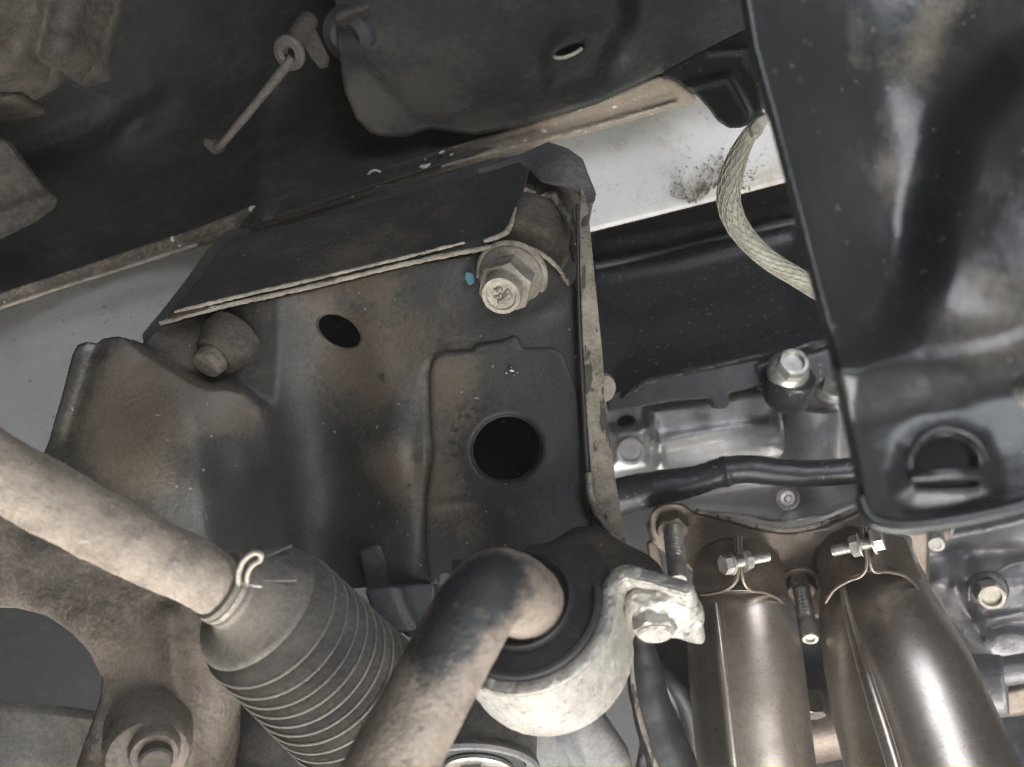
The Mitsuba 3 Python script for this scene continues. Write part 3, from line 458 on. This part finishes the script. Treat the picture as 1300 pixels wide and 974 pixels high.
add(k + '__rail', sheet([(560, 850), (700, 890), (760, 900), (800, 960), (830, 1100), (480, 1100), (470, 900), (250, 900), (330, 880), (480, 850)], [(540, 800, .40), (700, 900, .385), (800, 1000, .39), (500, 1050, .40), (300, 900, .41)], thick=.01, step=9, edge=.006, rough=.003, rf=70, feats=[crease([(690, 890), (720, 940), (745, 1000)], 9, -.004), bump(740, 930, 30, 40, .006)]), 'subframe_gray')
tag(k, 'grey subframe metal showing between bushing and dark hoses at the bottom', 'subframe')

# ---------------------------------------------------------------- right background: cover, engine block, pipe
k = 'engine_cover'
add(k + '__shell', sheet([(700, 275), (760, 268), (1000, 210), (1200, 170), (1200, 420), (1060, 430), (1040, 434), (1010, 448), (966, 462), (880, 478), (800, 505), (770, 520), (700, 530)],
    [(700, 300, .60), (1000, 230, .60), (1180, 200, .58), (700, 460, .535), (800, 485, .515), (960, 450, .51), (1060, 420, .505), (900, 350, .55), (1180, 400, .5)], thick=.006, step=6, edge=.003, rough=.0012, rf=60,
    feats=[crease([(760, 345), (850, 330), (1000, 290)], 12, .006), crease([(770, 305), (900, 280), (1000, 260)], 9, .004), crease([(795, 500), (820, 482), (960, 449), (1060, 428)], 9, .008), plateau([(770, 380), (1000, 320), (1040, 420), (780, 470)], 30, -.008)]), 'black_gloss')
add(k + '__skirt', sheet([(770, 503), (795, 492), (830, 482), (960, 456), (978, 466), (972, 484), (950, 494), (926, 499), (925, 514), (919, 519), (906, 519), (901, 506), (850, 510), (790, 522), (772, 524)], [(780, 505, .507), (960, 470, .500), (910, 510, .499)], thick=.005, step=4, edge=.0015, rough=.0006), 'dark_parts')
bc = P(1002, 492, .492); ax = unit((.02, .72, .69))
add(k + '__lug', put(lathe([(0, 0), (.0120, 0), (.0130, .002), (.0130, .0165), (.0120, .018), (0, .018)], 44), bc - ax * .009, ax), 'black_gloss', smooth=40)
add(k + '__lug', sheet([(955, 462), (985, 452), (1030, 446), (1080, 430), (1080, 470), (1040, 488), (1020, 505), (985, 505), (960, 490)], [(960, 470, .499), (1070, 440, .497), (1000, 500, .497)], thick=.008, step=5, edge=.003), 'black_gloss')
a2 = unit((.02, .42, .9)); b2 = P(1001, 470, .484)
add(k + '__bolt', put(lathe([(0, -.004), (.0108, -.004), (.0112, 0), (.0112, .001), (.0096, .0032), (.0082, .0040), (0, .0040)], 40), b2, a2), 'steel_bright')
add(k + '__bolt__head', put(hexa(.0086, .0080, .1, .003), b2 + a2 * .0030, a2, 8), 'steel_bright')
add(k + '__brace', tube([(755, 338, .57, 6), (830, 325, .57, 7), (900, 308, .57, 7), (1010, 280, .57, 7)], 40, 14), 'dark_parts')
tag(k, 'glossy black cover behind the bracket at right, under the white rail', 'cover')
k = 'engine_block'
add(k + '__casting', sheet([(700, 480), (1200, 420), (1250, 700), (1000, 690), (840, 640), (700, 650)], [(700, 500, .535), (1200, 440, .525), (700, 640, .53), (1200, 680, .52), (950, 560, .527)], thick=.02, step=5, edge=0, rough=.0015, rf=90, roundc=0,
    feats=[plateau([(826, 515), (985, 490), (985, 545), (900, 556), (838, 568), (826, 540)], 9, .010), plateau([(826, 560), (985, 540), (990, 570), (836, 590)], 14, .006), plateau([(775, 545), (822, 540), (822, 588), (778, 592)], 8, .006), bump(1025, 545, 36, 60, .010, p=4), bump(1095, 540, 30, 60, .008, p=4), crease([(826, 520), (840, 590)], 4, .004), bump(900, 600, 120, 12, .004)], holes=[ellipse(795, 535, 12, 8, -10)]), 'aluminium_block')
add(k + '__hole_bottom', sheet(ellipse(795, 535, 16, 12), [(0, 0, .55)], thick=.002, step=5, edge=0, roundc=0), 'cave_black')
add(k + '__plug', put(lathe([(0, 0), (.0088, 0), (.0088, .003), (.0080, .004), (.0064, .004), (.0060, .0028), (0, .0028)], 36), P(800, 571, .523), unit((0, -.2, 1))), 'aluminium_block')
add(k + '__boss', put(lathe([(0, 0), (.0180, 0), (.0165, .034), (.0150, .040), (0, .040)], 40), P(1020, 600, .53), unit((.05, .95, .2))), 'aluminium_block', smooth=40)
bc = P(1056, 497, .505); ax = unit((0, .75, .66))
add(k + '__bolt', put(lathe([(0, 0), (.0110, 0), (.0110, .001), (.0094, .003), (.0078, .004), (0, .004)], 36), bc, ax), 'steel_bright')
add(k + '__bolt__head', put(hexa(.0082, .009, .1, .001), bc + ax * .0035, ax, 25), 'steel_bright', label='brassy flange bolt beside the black shield')
tag(k, 'grey cast aluminium engine block between black cover and black pipe', 'engine block')
k = 'guide_bolt'
add(k, put(join(lathe([(0, 0), (.0075, 0), (.0075, .002), (.006, .0035), (0, .0035)], 30)), P(764, 492, .46), unit((.5, 0, .9))), 'steel_dirty', label='small round bolt end peeking past the tan edge flange', cat='bolt')
add('coolant_pipe', tube([(700, 650, .475, 26), (775, 634, .475, 25), (830, 621, .474, 23), (880, 611, .473, 19), (915, 600, .472, 18), (950, 596, .471, 18), (1010, 601, .470, 17), (1080, 598, .469, 17), (1180, 580, .468, 17)], 120, 32, rough=.0012, rf=150, mod=lambda s, t: 1 + .10 * np.exp(-((s - .52) / .015) ** 2)), 'black_gloss', smooth=True,
    label='glossy black bent pipe crossing in front of the engine block', cat='pipe')

# ---------------------------------------------------------------- exhaust manifold
k = 'exhaust_manifold'
add(k + '__heat_shield', sheet([(850, 640), (880, 632), (960, 620), (1100, 605), (1120, 625), (1090, 640), (1050, 654), (1010, 662), (975, 662), (930, 652), (880, 650)], [(860, 640, .475), (980, 640, .49), (1100, 620, .475), (980, 660, .468)], thick=.002, step=4, edge=.0012, feats=[crease([(880, 648), (940, 652), (1000, 660), (1060, 648), (1100, 630)], 4, .004)]), 'heat_shield', label='grey curved heat shield above the flange')
add(k + '__shield_rivet', put(lathe([(0, 0), (.0065, 0), (.0065, .002), (.0045, .0026), (.004, .0016), (.0022, .0016), (.0015, .0024), (0, .0024)], 36), P(999, 632, .478), unit((.05, -.15, 1))), 'heat_shield')
add(k + '__flange_plate', sheet([(822, 668), (830, 656), (850, 648), (880, 650), (905, 655), (950, 668), (1000, 676), (1050, 668), (1100, 645), (1140, 620), (1180, 640), (1180, 780), (1060, 790), (1010, 780), (1000, 760), (985, 740), (890, 740), (870, 720), (845, 706), (828, 690)],
    [(830, 660, .462), (900, 660, .460), (1000, 690, .458), (1120, 640, .452), (1020, 760, .456), (880, 720, .466), (1170, 760, .46)], thick=.007, step=4.5, edge=.0022, roundc=3, rough=.0008, rf=120), 'exhaust_bronze')
add(k + '__gasket_edge', tube([(884, 648, .4585, 3), (930, 660, .4575, 3.2), (965, 669, .4565, 3.2), (1003, 673, .456, 3.4), (1045, 664, .4545, 3.2), (1090, 644, .453, 3), (1130, 622, .452, 3)], 80, 10), 'bracket_edge')
add(k + '__ear', sheet([(822, 690), (830, 684), (838, 700), (845, 735), (838, 750), (826, 730)], [(0, 0, .468)], thick=.004, step=4, edge=.001), 'exhaust_bronze')
def stud(cx, cy, tx, ty, d0, d1, rp, parent='exhaust_manifold'):
    a, b = P(cx, cy, d0), P(tx, ty, d1); ax = unit(b - a); ln = np.linalg.norm(b - a); r = rp * d1 / F
    s = add(parent + '__stud', put(thread(r, ln * .66, .0021), a, ax), 'steel_bright')
    add(s + '__tip', put(lathe([(0, 0), (r * .98, 0), (r * .98, ln * .30), (r * .86, ln * .34), (r * .5, ln * .34), (r * .45, ln * .31), (0, ln * .31)], 28), a + ax * ln * .66, ax), 'steel_bright')
    add(s + '__nut', put(hexa(r * 1.75, r * 1.5, .12), a - ax * r * .4, ax, 14), 'exhaust_bronze')
    add(s + '__washer', put(lathe([(0, 0), (r * 2.25, 0), (r * 2.2, r * .3), (r * 1.7, r * .5), (0, r * .5)], 36), a - ax * r * .8, ax), 'exhaust_bronze')
stud(853, 664, 861, 738, .455, .425, 13)
stud(1016, 742, 1029, 812, .452, .425, 11.5)
stud(1186, 672, 1189, 692, .470, .455, 11)
tag('exhaust_manifold', 'bronze exhaust manifold flange with studs above the two pipes', 'exhaust manifold')
def pipe(k, path, seam, collar_l, collar_r, dome, cd, bolt_, lab, lit):
    add(k + '__tube', tube(path, 110, 56, rough=.0006, rf=60), 'exhaust_steel', smooth=True)
    add(k + '__seam_rib', tube(seam, 90, 14, rough=.0003), 'exhaust_steel', smooth=True)
    add(k + '__collar', sheet(*collar_l), 'collar_steel')
    add(k + '__collar', sheet(*collar_r), 'collar_steel')
    add(k + '__neck', tube(dome, 50, 44), 'exhaust_steel', smooth=True)
    (hx, hy, hd), (tx, ty, td), rp = bolt_
    a, b = P(hx, hy, hd), P(tx, ty, td); ax = unit(b - a); ln = np.linalg.norm(b - a); r = rp * hd / F
    q = add(k + '__clamp_bolt', put(thread(r * .62, ln, .0009), a, ax), 'steel_bright')
    add(q + '__head', put(join(hexa(r * 1.15, r * 1.0, .12), lathe([(0, -.0002), (r * 1.35, -.0002), (r * 1.35, r * .2), (0, r * .2)], 32).apply_translation([0, 0, r * .9])), a - ax * r * .9, ax, 10), 'steel_bright')
    add(q + '__nut', put(join(hexa(r * 1.15, r * .95, .12), lathe([(0, -.0004), (r * 1.3, -.0004), (r * 1.3, 0), (0, 0)], 32)), a + ax * ln * .34, ax, 30), 'steel_bright')
    tag(k, lab, 'exhaust pipe')
pipe('exhaust_pipe', [(936, 700, .452, 50), (937, 745, .446, 58), (941, 790, .440, 68), (948, 860, .434, 72), (955, 930, .430, 73), (966, 1030, .425, 74), (978, 1120, .42, 74)],
     [(908, 764, .421, 3), (914, 820, .4125, 6), (921, 880, .4075, 7), (929, 950, .4035, 7), (940, 1060, .399, 7)],
     ([(882, 745), (880, 715), (892, 695), (915, 684), (932, 683), (934, 700), (936, 730), (930, 745), (915, 752), (895, 756)], [(882, 730, .430), (905, 720, .416), (934, 700, .408), (932, 735, .406), (895, 752, .425)], .002, (0, 0, -1), .001, 4),
     ([(941, 683), (960, 684), (980, 695), (993, 715), (1003, 765), (996, 770), (985, 758), (968, 753), (952, 751), (945, 742), (942, 725)], [(942, 700, .408), (970, 720, .414), (1000, 760, .430), (946, 742, .406), (990, 710, .428)], .002, (0, 0, -1), .001, 4),
     [(934, 700, .45, 48), (934, 725, .447, 52), (936, 760, .442, 60)], .42, ((926, 716, .398), (976, 706, .405), 11), 'left exhaust pipe with pinched clamp collar, bright along its middle', False)
pipe('exhaust_pipe_001', [(1098, 690, .450, 55), (1105, 735, .442, 62), (1118, 790, .430, 76), (1142, 860, .415, 90), (1165, 930, .404, 98), (1192, 1010, .392, 105), (1225, 1110, .38, 112)],
     [(1068, 742, .418, 4), (1082, 800, .404, 7), (1103, 870, .385, 9), (1128, 950, .371, 10), (1160, 1060, .355, 10)],
     ([(1040, 735), (1038, 705), (1052, 680), (1078, 668), (1092, 670), (1097, 690), (1100, 715), (1096, 728), (1075, 737), (1056, 752), (1046, 765)], [(1040, 720, .43), (1065, 705, .415), (1098, 700, .404), (1092, 728, .402), (1050, 758, .42)], .002, (0, 0, -1), .001, 4),
     ([(1100, 672), (1120, 674), (1150, 684), (1162, 715), (1172, 740), (1178, 765), (1170, 758), (1155, 735), (1130, 727), (1112, 730), (1105, 722), (1102, 700)], [(1102, 690, .404), (1140, 700, .408), (1172, 750, .424), (1110, 726, .401), (1130, 725, .402)], .002, (0, 0, -1), .001, 4),
     [(1096, 690, .449, 54), (1100, 715, .446, 58), (1107, 745, .44, 66)], .42, ((1110, 688, .396), (1056, 700, .404), 12), 'right exhaust pipe, wider towards the bottom, with raised seam', False)
for kk, pa in (('exhaust_pipe', [(890, 755, .421, 2), (905, 753, .414, 2.2), (920, 749, .406, 2.4), (932, 741, .402, 2.4), (937, 728, .401, 2.4), (937, 700, .402, 2.2), (936, 680, .405, 2)]),
               ('exhaust_pipe', [(941, 680, .405, 2), (941, 715, .401, 2.4), (944, 738, .401, 2.4), (953, 749, .404, 2.4), (970, 752, .410, 2.2), (988, 760, .42, 2), (1000, 772, .428, 1.8)]),
               ('exhaust_pipe_001', [(1048, 765, .418, 2), (1060, 748, .410, 2.2), (1078, 737, .402, 2.4), (1093, 731, .398, 2.4), (1100, 718, .397, 2.4), (1098, 690, .398, 2.2), (1094, 668, .402, 2)]),
               ('exhaust_pipe_001', [(1099, 668, .402, 2), (1103, 705, .397, 2.4), (1109, 725, .397, 2.4), (1128, 726, .399, 2.4), (1150, 732, .404, 2.2), (1166, 748, .414, 2), (1176, 768, .422, 1.8)])):
    add(kk + '__collar_edge', tube(pa, 50, 8), 'exhaust_bronze')
add('exhaust_manifold__cross_tube', tube([(985, 930, .52, 45), (1060, 915, .52, 45), (1140, 905, .52, 45)], 30, 32), 'exhaust_bronze', smooth=True)
bx = P(1026, 880, .47)
add('exhaust_manifold__bracket_bolt', put(hexa(.0075, .012, .1), bx, unit((0, -.8, .6))), 'steel_bright')

# ---------------------------------------------------------------- hoses and gearbox castings on the right
add('rubber_hose', tube([(812, 800, .40, 14), (818, 850, .40, 22), (828, 900, .40, 26), (845, 950, .40, 30), (880, 1040, .40, 32)], 60, 24, rough=.002, rf=120), 'rubber_and_bay_shade', smooth=True, label='black rubber hose hanging below the clamp ear', cat='hose')
add('rubber_hose__edge_strip', tube([(801, 805, .395, 2.4), (803, 860, .39, 3), (812, 910, .385, 3.4), (828, 960, .38, 3.6), (850, 1020, .38, 3.6)], 60, 8), 'bracket_edge')
k = 'dark_pipework'
add(k + '__casing', sheet([(800, 780), (900, 740), (1060, 760), (1300, 880), (1300, 1100), (790, 1100), (820, 900)], [(800, 800, .50), (1050, 800, .55), (1300, 1000, .55), (850, 1050, .49)], thick=.006, step=8, edge=.003, rough=.012, rf=40, feats=[bump(860, 860, 20, 34, .014, -30), bump(885, 900, 16, 24, .01), bump(870, 950, 26, 20, .01)]), 'dark_parts')
add(k + '__branch', tube([(835, 840, .46, 12), (860, 868, .455, 14), (880, 910, .46, 16), (890, 980, .47, 18)], 40, 20), 'rubber_and_bay_shade', smooth=True)
tag(k, 'dark oily pipework in the gap left of the exhaust pipes', 'pipework')
k = 'gearbox'
add(k + '__casting', sheet([(1150, 690), (1170, 640), (1450, 560), (1450, 900), (1330, 880), (1265, 845), (1245, 815), (1220, 790), (1190, 780)], [(1160, 700, .485), (1300, 660, .475), (1440, 600, .46), (1220, 790, .485), (1300, 780, .48), (1440, 880, .47)], thick=.02, step=4, edge=.003, rough=.003, rf=110,
    feats=[crease([(1165, 690), (1230, 678), (1330, 655)], 10, .006), bump(1200, 735, 26, 22, .008), bump(1188, 742, 10, 10, .003), bump(1222, 706, 16, 14, -.006), bump(1210, 762, 12, 22, .008, -25), bump(1268, 700, 40, 12, -.008), bump(1290, 745, 30, 20, .006, -25), crease([(1215, 745), (1235, 790), (1250, 812)], 8, .008), crease([(1240, 790), (1300, 778)], 5, .004), bump(1285, 820, 40, 22, .008, p=6), bump(1250, 742, 26, 26, .006, p=4)]), 'gearbox_metal')
bc = P(1253, 747, .462); ax = unit((-.25, -.25, .93))
add(k + '__bolt', put(lathe([(0, 0), (.0100, 0), (.0100, .002), (.0088, .003), (0, .003)], 40), bc, ax), 'dark_parts')
add(k + '__bolt__head', put(hexa(.0074, .0075, .12, .002), bc + ax * .003, ax, 15), 'steel_worn')
add(k + '__bolt_rim', tube([(1230, 762, .463, 2.4), (1231, 745, .462, 2.4), (1243, 731, .461, 2.4), (1262, 728, .461, 2.4), (1280, 718, .462, 2.2), (1305, 712, .462, 2.2)], 40, 8), 'gearbox_metal')
add(k + '__fitting', put(lathe([(0, 0), (.0150, 0), (.0150, .012), (.0138, .014), (0, .014)], 40), P(1238, 868, .455), unit((.85, .1, .5))), 'gearbox_metal', smooth=40)
add(k + '__outlet', tube([(1250, 858, .45, 17), (1290, 850, .447, 18), (1360, 840, .44, 18)], 30, 30), 'gearbox_metal', smooth=True)
add(k + '__rib_pad', sheet([(1255, 880), (1340, 860), (1340, 905), (1262, 912)], [(1255, 880, .475), (1340, 870, .47), (1260, 910, .475)], thick=.01, step=5, edge=.003), 'exhaust_bronze')
tag(k, 'grey gearbox castings with bolts behind the shield at the right edge', 'gearbox')

# ---------------------------------------------------------------- upper left: cable end, castings
k = 'cable_stay'
rod = [(276, 187, .434, 4.5), (286, 178, .430, 5), (330, 125, .422, 5.6), (372, 73, .414, 6.4), (400, 38, .42, 8), (375, 5, .43, 9), (340, -40, .44, 9)]
add(k + '__rod', tube(rod[:4], 50, 18, rough=.0006), 'stay_steel', smooth=True)
ax = unit(P(330, 125, .422) - P(372, 73, .414))
add(k + '__washer', put(lathe([(.0020, 0), (.0074, 0), (.0080, .001), (.0080, .0026), (.0070, .0036), (.0046, .0040), (.0030, .0024)], 40), P(370, 66, .414), unit((-.35, -.55, .75))), 'stay_steel')
add(k + '__sleeve', tube([(372, 60, .418, 13), (382, 42, .424, 14), (392, 25, .43, 12)], 20, 24), 'casting_dusty', smooth=True)
add(k + '__clip', sheet([(380, 45), (400, 36), (416, 70), (414, 82), (404, 84), (392, 70)], [(380, 45, .42), (416, 75, .424), (400, 36, .426)], thick=.004, step=4, edge=.0012), 'casting_dusty')
add(k + '__foot', sheet([(258, 168), (266, 178), (284, 176), (282, 190), (268, 194), (258, 184)], [(0, 0, .436)], thick=.004, step=4, edge=.0015), 'casting_dusty')
tag(k, 'dusty steel rod ending in a round washer, upper left', 'rod')
k = 'rubber_mount'
add(k + '__ring', put(lathe([(.004, 0), (.0135, 0), (.0145, .002), (.0135, .006), (.008, .008), (.004, .006)], 40), P(447, 42, .45), unit((-.3, -.6, .7))), 'dark_parts')
add(k + '__bracket', sheet([(420, 22), (432, 12), (468, 2), (470, 12), (450, 18), (430, 28)], [(0, 0, .428)], thick=.006, step=4, edge=.002), 'casting_dusty')
tag(k, 'dark ringed mount with a pale clip beside the washer rod', 'mount')
k = 'hub_casting'
add(k, sheet([(-150, -100), (130, -100), (118, -20), (105, 40), (108, 72), (90, 78), (68, 84), (50, 72), (30, 84), (0, 102), (-150, 150)], [(-100, 0, .40), (60, 0, .395), (105, 70, .41), (50, 75, .40), (0, 100, .405)], thick=.03, step=6, edge=.008, rough=.004, rf=60, feats=[crease([(45, 70), (60, 20), (70, -60)], 10, -.005), bump(85, 55, 16, 14, .004), bump(20, 50, 24, 30, .005)]), 'casting_dusty', label='blurred dusty brown casting in the upper left corner', cat='casting')
add('hub_casting_001', sheet([(-150, 90), (0, 108), (28, 118), (30, 130), (10, 134), (-150, 160)], [(-100, 110, .42), (20, 125, .425), (-100, 150, .42)], thick=.02, step=6, edge=.006), 'casting_dusty', label='small brown casting lobe just below the corner casting', cat='casting')
add('arch_gusset', sheet([(-150, 150), (0, 174), (10, 180), (30, 208), (52, 236), (68, 250), (64, 262), (40, 280), (0, 300), (-150, 340)], [(-100, 180, .415), (0, 180, .418), (66, 252, .435), (0, 295, .435), (-100, 320, .43)], thick=.004, step=6, edge=.003, rough=.002, rf=70, feats=[crease([(-20, 280), (30, 262), (66, 250)], 10, .004), crease([(6, 178), (30, 210), (66, 248)], 5, .003)]), 'casting_dusty', label='dusty pointed gusset at the left edge above the rail', cat='gusset')

# ---------------------------------------------------------------- splash shield at right, bracket tab, braided strap
k = 'splash_shield'
sh = [(938, -220), (945, 0), (956, 62), (970, 110), (982, 150), (1003, 232), (1022, 305), (1040, 378), (1060, 455), (1078, 540), (1090, 600), (1096, 640), (1102, 656), (1116, 668), (1140, 674), (1180, 672), (1240, 662), (1300, 646), (1450, 600), (1450, -220)]
add(k + '__panel', sheet(sh, [(945, 0, .227), (985, 160, .223), (1040, 380, .217), (1096, 640, .211), (1300, 640, .210), (1440, 600, .209), (1440, 0, .224), (1140, 300, .236), (1300, 300, .231), (1100, -200, .244), (1440, -200, .228), (1250, 550, .214), (1120, 120, .243), (1250, 60, .236)], thick=.0035, step=6, edge=.0016, roundc=6, rough=.0008, rf=45,
    feats=[plateau([(1480, 0), (1290, 80), (1212, 160), (1180, 270), (1165, 370), (1135, 415), (1080, 450), (1040, 468), (1085, 498), (1180, 486), (1300, 460), (1480, 428)], 48, .0075), bump(1260, 285, 80, 70, .002), bump(1240, 400, 70, 40, -.002), bump(1130, 320, 50, 100, -.003),
           plateau([(1140, 600), (1150, 565), (1175, 545), (1210, 542), (1240, 556), (1256, 585), (1258, 622), (1225, 634), (1165, 632), (1145, 622)], 24, .0022)],
    holes=[[(1166, 618), (1164, 598), (1164, 582), (1172, 566), (1188, 556), (1208, 554), (1226, 562), (1238, 578), (1240, 598), (1238, 618)]]), 'shield_plastic')
add(k + '__lower_lip', tube([(1092, 630, .2125, 6), (1098, 650, .2115, 8), (1112, 663, .2105, 10), (1140, 668, .2095, 11), (1180, 666, .2085, 11), (1240, 656, .2078, 11), (1300, 641, .2072, 11), (1450, 594, .206, 11)], 90, 20), 'shield_plastic', smooth=True)
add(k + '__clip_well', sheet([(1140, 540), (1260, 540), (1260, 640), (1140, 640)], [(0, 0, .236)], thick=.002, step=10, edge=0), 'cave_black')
add(k + '__clip_bar', tube([(1156, 604, .2105, 8), (1180, 602, .2085, 8.5), (1215, 601, .2080, 8.5), (1246, 602, .2095, 8)], 24, 16, flat=(1, .8)), 'shield_plastic', smooth=True, label='moulded clip bar across the half round slot')
add(k + '__clip_rim', tube([(1152, 606, .2125, 3.8), (1153, 580, .2118, 3.8), (1168, 556, .2115, 3.8), (1190, 545, .2112, 3.8), (1213, 545, .2112, 3.8), (1237, 556, .2113, 3.8), (1251, 580, .2118, 3.8), (1252, 606, .2125, 3.8)], 50, 12), 'shield_plastic', smooth=True)
add(k + '__stud', put(lathe([(0, 0), (.0045, 0), (.0045, .004), (.003, .006), (0, .0065)], 24), P(1312, 492, .2), unit((-.3, -.2, .9))), 'steel_bright', label='pale stud at the right edge of the shield')
tag(k, 'large glossy black plastic splash shield filling the right side', 'shield')
k = 'shield_tab'
add(k + '__tongue', sheet([(836, 94), (860, 102), (888, 122), (902, 138), (912, 152), (926, 161), (940, 161), (955, 156), (972, 148), (1000, 160), (1000, 20), (960, 30), (900, 60)], [(838, 95, .425), (890, 122, .408), (930, 158, .395), (970, 145, .385), (990, 40, .36), (900, 60, .40)], thick=.002, step=4, edge=.0012, feats=[crease([(868, 112), (925, 98), (950, 142)], 5, .003), crease([(900, 66), (948, 62), (958, 90), (966, 140)], 5, .003)]), 'shield_plastic')
tag(k, 'black folded tab of the liner holding the braided strap end', 'tab')
k = 'ground_strap'
path = [(966, 152, .372, 8), (955, 166, .375, 10), (946, 180, .378, 12), (934, 206, .382, 15), (926, 236, .386, 16.5), (926, 262, .389, 17), (938, 290, .392, 16), (960, 316, .395, 15), (985, 336, .398, 14.5), (1012, 352, .40, 14.5), (1045, 372, .405, 14.5), (1100, 400, .41, 14)]
nn = 360; q = spline(path, nn); cc = PA(q[:, :3]); rr = q[:, 3] * q[:, 2] / F * .86
add(k + '__core', tube3(cc, rr * .93, 36, flat=(1, .55)), 'braid_tan', smooth=True)
t_, A_, B_ = frames(cc); s = np.r_[0, np.cumsum(np.linalg.norm(np.diff(cc, axis=0), axis=1))]
for j in range(24):                                            # plaited wire strands running round the core
    ph = 2 * np.pi * j / 24; w = ph + .13 * np.sin(s / .0012 + (j % 2) * np.pi)
    add(k + '__strand', tube3(cc + (np.cos(w) * rr * .98)[:, None] * A_ + (np.sin(w) * rr * .55)[:, None] * B_, rr * .085, 6), 'braid_tan', smooth=True)
add(k + '__lug', sheet([(952, 160), (960, 150), (974, 142), (978, 150), (972, 160), (966, 172), (956, 176)], [(0, 0, .366)], thick=.003, step=3, edge=.001), 'steel_dirty')
tag(k, 'braided tan ground strap curving from the liner tab to the shield', 'strap')

# ---------------------------------------------------------------- added veil in the air, imitating lens glare
scene['veil_medium'] = {'type': 'homogeneous', 'albedo': {'type': 'rgb', 'value': [0.95, 0.95, 0.95]}, 'sigma_t': 0.11, 'phase': {'type': 'hg', 'g': 0.78}}
scene['added_veil'] = {'type': 'cube', 'to_world': T().translate(CAM.tolist()).scale([4, 4, 4]), 'bsdf': {'type': 'null'}, 'interior': {'type': 'ref', 'id': 'veil_medium'}}
scene['camera']['medium'] = {'type': 'ref', 'id': 'veil_medium'}
tag('added_veil', 'thin veil added round the raised car in place of lens glare', None, kind='stuff')
for keys, g in ((('exhaust_pipe', 'exhaust_pipe_001'), 'exhaust pipes side by side'), (('arm_bushing', 'arm_bushing_001'), 'round bushings along the bottom'), (('hub_casting', 'hub_casting_001'), 'brown castings in the upper left corner'), (('work_lamp', 'work_lamp_001', 'work_lamp_002'), 'workshop lamps round the car')):
    for key in keys: labels[key]['group'] = g
